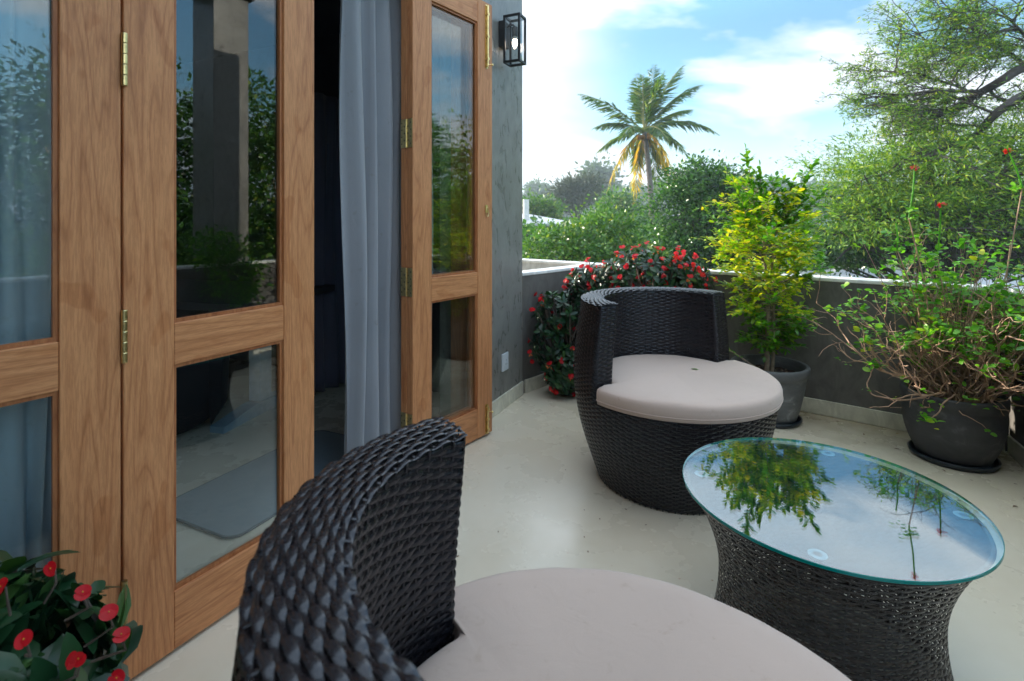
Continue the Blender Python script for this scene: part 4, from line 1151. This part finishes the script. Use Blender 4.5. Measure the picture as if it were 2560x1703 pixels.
while cnt < 46:
    q = (rng.uniform(1850, 2560), rng.uniform(1000, 1290)); d = 1.2*1330/(q[1]-548); X = (q[0]-1250)/1330*d
    pn = np.dot(np.array([X, d])-PR, nr_); 
    if pn > -.03 or np.linalg.norm(np.array([X, d])-P2) < .2 or np.linalg.norm(np.array([X, d])-P1) < .19 or X > 2.6-(2.74-d)*.47-.05: continue
    ye = rng.uniform() < .15
    onechip('dry_leaf', (X, d, .003), rng.uniform(0, 6.3), rng.uniform(.010, .022), M['dry_y' if ye else 'dry'],
            'tiny yellow dry leaf on the floor by the pots' if ye else 'tiny brown dry leaf on the floor by the pots', 'dry leaves on the floor')
    cnt += 1

# ------------------------------------------------------------------ trees
def clump_tree(name, base, blobs, nclump, nleaf, csz, leafsz, mat, bark, label, tpl=T_SIMPLE, flat=.7, trunk_r=.15, cat='tree', group=None, limbs=14, shell=.55, up=.6, holes=0):
    base = np.array(base, float)
    r = empty(name, tuple(base), 0, label=label, cat=cat, group=group)
    bl = np.array(blobs, float); bl[:, :3] -= base
    vol = (bl[:, 3]*bl[:, 4]*bl[:, 5])**.8; pr = vol/vol.sum()
    ci = rng.choice(len(bl), nclump, p=pr); u = unit(nclump); rad = shell+(1-shell)*rng.uniform(size=nclump)**.6
    rad *= 1+.12*rng.normal(size=nclump)
    c = bl[ci, :3]+u*bl[ci, 3:6]*rad[:, None]
    cs = csz*rng.uniform(.55, 1.35, nclump)
    idx = np.repeat(np.arange(nclump), nleaf)
    off = rng.normal(size=(len(idx), 3))*np.array([1, 1, flat])*.45
    p = c[idx]+off*cs[idx][:, None]
    a = off+u[idx]*.5+rng.normal(size=off.shape)*.5+np.array([0, 0, -.1]); nn = rng.normal(size=off.shape)*.6+np.array([0, 0, up])+u[idx]*.3
    V, F = leaves(p, a, nn, leafsz*rng.uniform(.6, 1.25, len(idx)), tpl)
    npmesh('crown', V, F, mat, r)
    T = Tubes()
    top = bl[:, :3].mean(0); h = max(top[2]*.55, .5)
    tp = np.array([[0, 0, -.2], [top[0]*.15, top[1]*.15, h*.5], [top[0]*.35, top[1]*.35, h]])
    T.add(tp, [trunk_r*1.3, trunk_r, trunk_r*.8], 10)
    for i in rng.choice(nclump, min(limbs, nclump), replace=False):
        q = c[i]; m1 = tp[2]+(q-tp[2])*.35+rng.normal(0, .12, 3)*np.linalg.norm(q-tp[2])*.4+[0, 0, .1*h]; m2 = tp[2]+(q-tp[2])*.7+rng.normal(0, .06, 3)*np.linalg.norm(q-tp[2])
        T.add(np.array([tp[1]*.3+tp[2]*.7, m1, m2, q]), [trunk_r*.5, trunk_r*.32, trunk_r*.18, trunk_r*.06], 6)
        for _ in range(3):
            e = m2+unit(1)[0]*np.array([1, 1, .6])*csz*1.5; T.add(np.array([m2, (m2+e)/2+[0, 0, .05], e]), [trunk_r*.14, trunk_r*.09, trunk_r*.03], 5)
    T.build('trunk', bark, r)
    return r
def B(x, y, d, wx, hz, dy=None):
    """blob from photo: centre px, depth, half sizes px"""
    p = px(x, y, d); a = wx*d/1330; return (*p, a, dy or a*.8, hz*d/1330)
GZ = -3.3
def gp(x, d): return (*px(x, 548, d)[:2], GZ)
# broad tree over the short parapet
clump_tree('broadleaf_tree', gp(1480, 13), [B(1400, 640, 12.5, 120, 75), B(1520, 610, 13, 105, 82), B(1440, 700, 12.5, 150, 90), B(1620, 690, 13, 70, 80), B(1560, 720, 12, 120, 90), B(1345, 720, 12, 90, 60)],
           620, 50, .40, .11, M['leaf_mid'], M['bark'], 'broad light green tree just beyond the short parapet and left of the palm', limbs=20)
clump_tree('glossy_tree', gp(1740, 15), [B(1780, 470, 15, 80, 55), B(1700, 560, 15, 75, 95), B(1800, 570, 15.5, 110, 120), B(1690, 660, 14.5, 80, 70), B(1850, 660, 15, 100, 80), B(1730, 440, 15.5, 60, 35)],
           680, 50, .40, .12, M['leaf_glossy'], M['bark_dark'], 'tall dark glossy tree between the palm and the potted yellow-green tree', limbs=24)
clump_tree('round_tree', gp(1338, 34), [B(1338, 528, 34, 40, 26), B(1365, 520, 34, 22, 16), B(1300, 540, 34, 30, 20)], 150, 34, .8, .26, M['leaf_mid'], M['bark'], 'small round green tree behind the pale roof at the house corner')
clump_tree('round_tree', gp(1545, 38), [B(1545, 520, 38, 40, 34), B(1600, 560, 38, 50, 30), B(1490, 560, 38, 40, 20)], 170, 34, .9, .3, M['leaf_mid'], M['bark'], 'small round green tree behind and left of the palm trunk')
clump_tree('drooping_tree', gp(1440, 55), [B(1440, 480, 55, 36, 30), B(1475, 470, 55, 22, 24), B(1410, 490, 55, 18, 30)], 150, 40, 1.1, .55, M['leaf_grey'], M['bark_dark'], 'dark grey-green drooping tree on the skyline above the broad light green tree', tpl=T_SLIM, up=.1)
# far tall tree and conifers
clump_tree('hill_tree', gp(1495, 120), [B(1492, 430, 120, 26, 12), B(1508, 455, 120, 22, 18)], 70, 30, 2.6, 1.1, M['leaf_far'], M['bark_dark'], 'tall flat-topped hazy tree left of the palm on the skyline', trunk_r=.6, limbs=10)
clump_tree('hill_tree', gp(1335, 150), [B(1335, 470, 150, 9, 12), B(1335, 492, 150, 13, 16)], 45, 30, 2.6, 1.3, M['leaf_far'], M['bark_dark'], 'pointed hazy tree on the far skyline near the house corner', trunk_r=.5)
clump_tree('hill_tree', gp(1357, 160), [B(1357, 474, 160, 6, 8), B(1357, 488, 160, 9, 12)], 35, 26, 2.2, 1.2, M['leaf_far'], M['bark_dark'], 'smaller pointed hazy tree on the far skyline right of the taller pointed one', trunk_r=.5)
# far wooded ridge as one mass
def ridge():
    V = []; F = []; xs = np.linspace(1150, 2700, 60); top = np.interp(xs, [1150, 1305, 1400, 1480, 1560, 1650, 1800, 1950, 2700], [520, 508, 500, 490, 478, 468, 440, 470, 480])
    p0 = []
    for i, (x, t) in enumerate(zip(xs, top)):
        for d, yy in ((170, 700), (190, t+14), (260, t+6), (330, 560)):
            q = px(x, yy, d); V.append((q[0], q[1], max(q[2], GZ) if d != 170 else GZ-.5))
    for i in range(59):
        for j in range(3): F.append((i*4+j, (i+1)*4+j, (i+1)*4+j+1, i*4+j+1))
    mesh('hills', V, F, M['hill'], kind='structure', smooth=True)
    LV = Leaves(); n = 9000
    x = rng.uniform(1150, 2700, n); t = np.interp(x, xs, top); lump = 5*np.sin(x*.09)+4*np.sin(x*.23+1)+3*np.sin(x*.41)
    y = t-6+lump+np.abs(rng.normal(0, 1, n))**1.3*28; d = 185-rng.uniform(0, 15, n)
    P = np.stack([(x-1250)/1330*d, d, 1.2-(y-548)/1330*d], 1); P = P[P[:, 2] > GZ]
    LV.add(P, rng.normal(size=P.shape), rng.normal(size=P.shape)+[0, -.3, 1.], 2.6*rng.uniform(.6, 1.3, len(P)))
    LV.build('far_woods', M['leaf_far'], None, T_SIMPLE, kind='stuff', label='hazy wooded ridge along the horizon', cat='woods')
ridge()
# mid distance wooded mass that closes the view under the trees
def undergrowth():
    LV = Leaves(); n = 16000
    x = rng.uniform(1200, 2750, n); d = rng.uniform(20, 44, n); y = 560+rng.uniform(0, 1, n)*100+8*np.sin(x*.05)+6*np.sin(x*.013)
    P = np.stack([(x-1250)/1330*d, d, 1.2-(y-548)/1330*d], 1); P[:, 2] = np.maximum(P[:, 2], GZ+.1)
    LV.add(P, rng.normal(size=P.shape), rng.normal(size=P.shape)+[0, 0, 1.], .42*rng.uniform(.6, 1.3, n))
    LV.build('undergrowth', M['leaf_glossy'], None, T_SIMPLE, kind='stuff', label='dark undergrowth between the garden trees', cat='undergrowth')
undergrowth()

clump_tree('potted_shrub', (P3[0], P3[1], .25), [(P3[0], P3[1], .72, .24, .24, .26), (P3[0]+.05, P3[1]-.1, .95, .16, .18, .16)], 150, 16, .085, .036, M['leaf_green'], M['bark_pale'], 'leafy green shrub in the smaller pot beside the column', cat='shrub', trunk_r=.008, limbs=26, tpl=T_OVAL)
# big feathery trees on the right
clump_tree('rain_tree', gp(2380, 13), [B(2150, 470, 12.5, 90, 70, 1.4), B(2260, 400, 13, 150, 90, 2), B(2420, 420, 13, 170, 110, 2), B(2240, 540, 12.5, 170, 70, 2), B(2460, 540, 13, 190, 100, 2), B(2620, 380, 13, 150, 150, 2), B(2130, 560, 12, 70, 60, 1), B(2300, 470, 12.5, 160, 100, 2)],
           680, 86, .80, .125, M['leaf_rain'], M['bark_dark'], 'large feathery green tree filling the view behind the right parapet', tpl=T_SLIM, flat=.28, trunk_r=.28, limbs=70, shell=.4, up=1.2)
clump_tree('low_tree', gp(2250, 15), [B(2120, 610, 15, 90, 60), B(2260, 600, 15.5, 130, 60), B(2440, 610, 15, 150, 70), B(2600, 600, 15, 120, 80)], 420, 46, .42, .12, M['leaf_glossy'], M['bark_dark'], 'low dark tree under the big feathery tree beyond the right parapet', limbs=30)
def branch_tree():
    KS = 1.7; base = np.array([8.6*KS, 6.4*KS, GZ]); r = empty('overhanging_tree', tuple(base), 0, label='tree reaching in from the upper right with dark bare limbs and fine leaves', cat='tree')
    T = Tubes(); LV = Leaves(); D = 7.6
    def pc(x, y, d=D): return px(1280+x/1.841, y/1.841, d*KS)-base
    limbs = [([(2900, 560), (2560, 350), (2357, 300), (2250, 375), (2130, 440), (2050, 492), (1960, 530), (1900, 515)], .085, 7.6),
             ([(2900, 600), (2560, 400), (2357, 430), (2230, 520), (2150, 600), (2100, 670), (2000, 672), (1935, 700)], .075, 7.2),
             ([(2357, 300), (2300, 250), (2210, 190), (2130, 130), (2060, 90)], .035, 7.7),
             ([(2250, 375), (2180, 420), (2050, 420), (1900, 420), (1800, 440), (1700, 470)], .030, 7.4),
             ([(2130, 440), (2060, 400), (1960, 370), (1850, 330), (1720, 330)], .026, 7.8),
             ([(2300, 250), (2200, 270), (2080, 250), (1980, 220), (1880, 180)], .026, 7.9),
             ([(2560, 350), (2450, 250), (2350, 150), (2290, 90)], .04, 7.5)]
    tr = np.array([pc(3300, 1500), pc(3250, 1000), pc(2900, 580)]); tr[0] = [0, 0, -.2]
    T.add(tr, [.40, .32, .22], 10)
    def twig(p, dv, L, rad, lvl):
        pts, d = curve(p, dv, L, 6, .3, 0, -.02); T.add(pts, np.linspace(rad, rad*.45, 7), 5 if lvl == 0 else 4)
        if lvl < 2:
            for k in range(2, 7):
                twig(pts[k], d*.8+unit(1)[0]*[1, 1, .55]*1.0, L*rng.uniform(.4, .6), rad*.5, lvl+1)
        if lvl >= 1:
            for k in range(1, 7):
                m = 2 if lvl == 2 else 1
                if rng.uniform() < .34: continue
                q = pts[k]+rng.normal(0, .07, (m, 3))*[1, 1, .4]
                a = rng.normal(size=(m, 3))*[1, 1, .4]; nn = rng.normal(size=(m, 3))*.4+[0, 0, 1]
                LV.add(q, a, nn, .125*rng.uniform(.6, 1.2, m))
    for pl, rad, d in limbs:
        pts = np.array([pc(x, y, d+.25*math.sin(i*1.7)) for i, (x, y) in enumerate(pl)]); t = np.linspace(0, 1, len(pts)); tt = np.linspace(0, 1, len(pts)*5)
        q = np.stack([np.interp(tt, t, pts[:, i]) for i in range(3)], 1)
        for _ in range(3): q[1:-1] = (q[:-2]+2*q[1:-1]+q[2:])/4
        T.add(q, KS*np.linspace(rad, rad*.3, len(q)), 8)
        st_ = 5 if rad > .06 else 2
        for k in range(st_*3, len(q), 1 if rad < .06 else 2):
            tng = q[k]-q[k-1]; tng /= np.linalg.norm(tng)+1e-9
            dv = tng*.7+unit(1)[0]*np.array([1, 1.1, .6])+[0, 0, .22]
            twig(q[k], dv, KS*rng.uniform(.40, .80), KS*(rad*.22+.005), 0)
    for i_ in range(len(LV.p)):
        q = LV.p[i_]+base; k_ = (q[:, 2]-1.2)/np.maximum(q[:, 1], 1)*1330 < 560+30*np.sin(q[:, 0]*3)
        LV.p[i_], LV.a[i_], LV.n[i_], LV.s[i_] = LV.p[i_][k_], LV.a[i_][k_], LV.n[i_][k_], LV.s[i_][k_]
    T.build('limbs', M['bark_dark'], r); LV.build('foliage', M['leaf_rain'], r, T_SLIM)
branch_tree()
# trees that stand right of the frame: the door glass mirrors them
for i, (x, y, lb) in enumerate(((8.5, 3.4, 'garden tree right of the column, mirrored in the door glass'), (8.2, .2, 'garden tree straight across from the doors'), (7.8, -3.2, 'garden tree at the rear end of the side parapet'))):
    clump_tree('garden_tree', (x, y, GZ), [(x, y, 1.7, 1.9, 1.8, 1.6), (x-.6, y+.6, .6, 1.7, 1.6, 1.1), (x-.3, y-.8, 2.9, 1.4, 1.3, .9), (x+.2, y+.5, -.5, 1.8, 1.8, 1.1)],
               760, 46, .42, .12, M['leaf_mid'] if i != 1 else M['leaf_glossy'], M['bark_pale'], lb, limbs=26, shell=.5)

# coconut palm
def palm():
    D = 28.; top = px(1610, 330, D); bx = px(1612, 560, D); base = np.array([bx[0]+.3, D, GZ])
    r = empty('coconut_palm', tuple(base), 0, label='coconut palm with yellowing lower fronds standing against the sky', cat='palm tree')
    T = MB(); hh = top-base
    pts = [np.array([hh[0]*t+.25*math.sin(t*3), 0, hh[2]*t-.3*(t == 0)]) for t in np.linspace(0, 1, 26)]; pts[-1] = hh
    rad = [.21-.10*t+(.012 if i % 2 else 0) for i, t in enumerate(np.linspace(0, 1, 26))]
    T.tube(pts, rad, 12); T.build('trunk', M['palm_trunk'], r, smooth=True)
    def pc(x, y, dd=0): return px(1280+x/1.841, y/1.841, D+dd)-base
    # tip (crop px), depth shift, sag, kind
    fr = [((310, 432), -1.0, .30, 'b'), ((575, 340), .6, .05, 'g'), ((600, 345), -.5, .1, 'g'), ((655, 300), .3, .05, 'b'), ((785, 305), .4, .35, 'b'), ((700, 330), -.6, .15, 'g'), ((640, 380), 1.2, .1, 'g'),
          ((872, 392), -.3, .45, 'b'), ((828, 505), .8, .30, 'b'), ((950, 618), -.8, .70, 'b'), ((808, 718), .5, .75, 'b'), ((372, 592), .7, .55, 'b'), ((388, 705), -.5, .45, 'g'),
          ((438, 880), -.9, .70, 'y'), ((560, 935), 1.2, .35, 'y'), ((560, 800), 1.3, .4, 'g'), ((735, 850), .3, .5, 'y'), ((765, 880), .8, .9, 'y'), ((680, 905), 1.4, .5, 'g'), ((500, 640), -2.2, .6, 'g'), ((720, 650), -2.4, .7, 'b'), ((680, 640), 2.4, .7, 'b')]
    for (tip, dd, sag, kd) in fr:
        c0 = hh+np.array([0, 0, .0]); e = pc(*tip, dd); v = e-c0; L = np.linalg.norm(v)
        ctrl = c0+v*.5+np.array([0, 0, sag*L*.42+.15]); ts = np.linspace(0, 1, 26)[:, None]
        q = (1-ts)**2*c0+2*ts*(1-ts)*ctrl+ts**2*e
        T_ = Tubes(); T_.add(q, np.linspace(.045, .008, 26), 5)
        f = T_.build('frond', M['rachis'], r)
        LV = Leaves(); n = 74; tt = np.linspace(.12, 1, n); P = np.stack([np.interp(tt, ts[:, 0], q[:, i]) for i in range(3)], 1)
        dq = np.gradient(P, axis=0); dq /= np.linalg.norm(dq, axis=1, keepdims=True)
        sd = np.cross(dq, [0, 0, 1.]); sn = np.linalg.norm(sd, axis=1, keepdims=True); sd = np.where(sn > .25, sd/(sn+1e-9), np.array([[.8, -.6, 0]])*1.0)
        ll = .95*np.sin(np.clip(tt*1.05, 0, 1)*math.pi*.86+.32)**.7*(.75+.25*L/3.5)
        for sg in (-1, 1):
            dr_ = .55 if kd != 'y' else 1.2
            a = sd*sg*.75+dq*.75+np.array([0, 0, -dr_])*rng.uniform(.4, 1.1, (n, 1))+rng.normal(0, .13, (n, 3))
            keepm = rng.uniform(size=n) > (.08 if kd != 'y' else .48)
            LV.add(P[keepm], a[keepm], (np.cross(a, dq)*sg+rng.normal(0, .25, (n, 3)))[keepm], (ll*rng.uniform(.75, 1.1, n))[keepm])
        tplp = (T_SLIM[0]*np.array([1, .38, 1]), T_SLIM[1])
        LV.build('leaflets', M[{'g': 'palm_green', 'b': 'palm_blue', 'y': 'palm_yellow'}[kd]], f, tplp)
    b = MB()
    for _ in range(9):
        u = unit(1)[0]*[.28, .28, .22]+hh+[0, 0, -.32]; b.lathe([(.03, -.12), (.10, -.06), (.12, 0), (.09, .08), (.02, .12)], 10, u[0], u[1], z0=u[2])
    b.build('coconuts', plain('coconut', (.35, .16, .04), .6), r, smooth=True, kind='stuff')
palm()

# ------------------------------------------------------------------ far houses
def far_house(loc, ang, L, Wd, zt, rise, label, wallm, roofm, over=.4, chim=None):
    r = empty('far_house', (*loc, GZ), ang, label=label, cat='house'); h = zt-GZ
    MB().box(0, L, 0, Wd, 0, h).build('wall', wallm, r)
    o = over; ry = Wd/2; ri = min(L, Wd)*.42
    v = [(-o, -o, h-.02), (L+o, -o, h-.02), (L+o, Wd+o, h-.02), (-o, Wd+o, h-.02), (ri, ry, h+rise), (L-ri, ry, h+rise), (-o, -o, h-.12), (L+o, -o, h-.12), (L+o, Wd+o, h-.12), (-o, Wd+o, h-.12)]
    f = [(0, 1, 5, 4), (1, 2, 5), (2, 3, 4, 5), (3, 0, 4), (0, 6, 7, 1), (1, 7, 8, 2), (2, 8, 9, 3), (3, 9, 6, 0), (9, 8, 7, 6)]
    rf = mesh('roof', v, f, roofm, r)
    if chim:
        MB().box(chim[0]-.12, chim[0]+.12, chim[1]-.12, chim[1]+.12, h, h+chim[2]).build('chimney', M['pale_wall'], r)
    for i in range(3):
        x = L*(.2+.28*i); MB().box(x, x+.9, -.03, -.005, h-1.6, h-.5).build('window', M['dark_room'], r)
    return r
p = px(1215, 548, 24)
far_house(p[:2], R(8), 3.9, 4.2, 1.02, .45, 'pale roofed house seen beside the grey house corner', M['wall_far'], M['roof_far'], chim=(1.95, .6, 1.1))
p = px(2040, 548, 20)
far_house(p[:2], R(-12), 9, 4, -1.3, .5, 'pale house glimpsed below the big feathery tree', M['pale_wall'], M['roof_far'])

# ------------------------------------------------------------------ air
hm = bpy.data.materials.new('haze'); hm.use_nodes = True; nt = hm.node_tree; nt.nodes.clear()
ho = nt.nodes.new('ShaderNodeOutputMaterial'); hv = nt.nodes.new('ShaderNodeVolumePrincipled')
hv.inputs['Color'].default_value = (.75, .88, 1, 1); hv.inputs['Density'].default_value = .0015; hv.inputs['Anisotropy'].default_value = .2
nt.links.new(hv.outputs[0], ho.inputs['Volume'])
MB().box(-1000, 1000, -400, 1000, -4.6, 30).build('haze', hm, None, kind='stuff')
SC.cycles.volume_bounces = 0
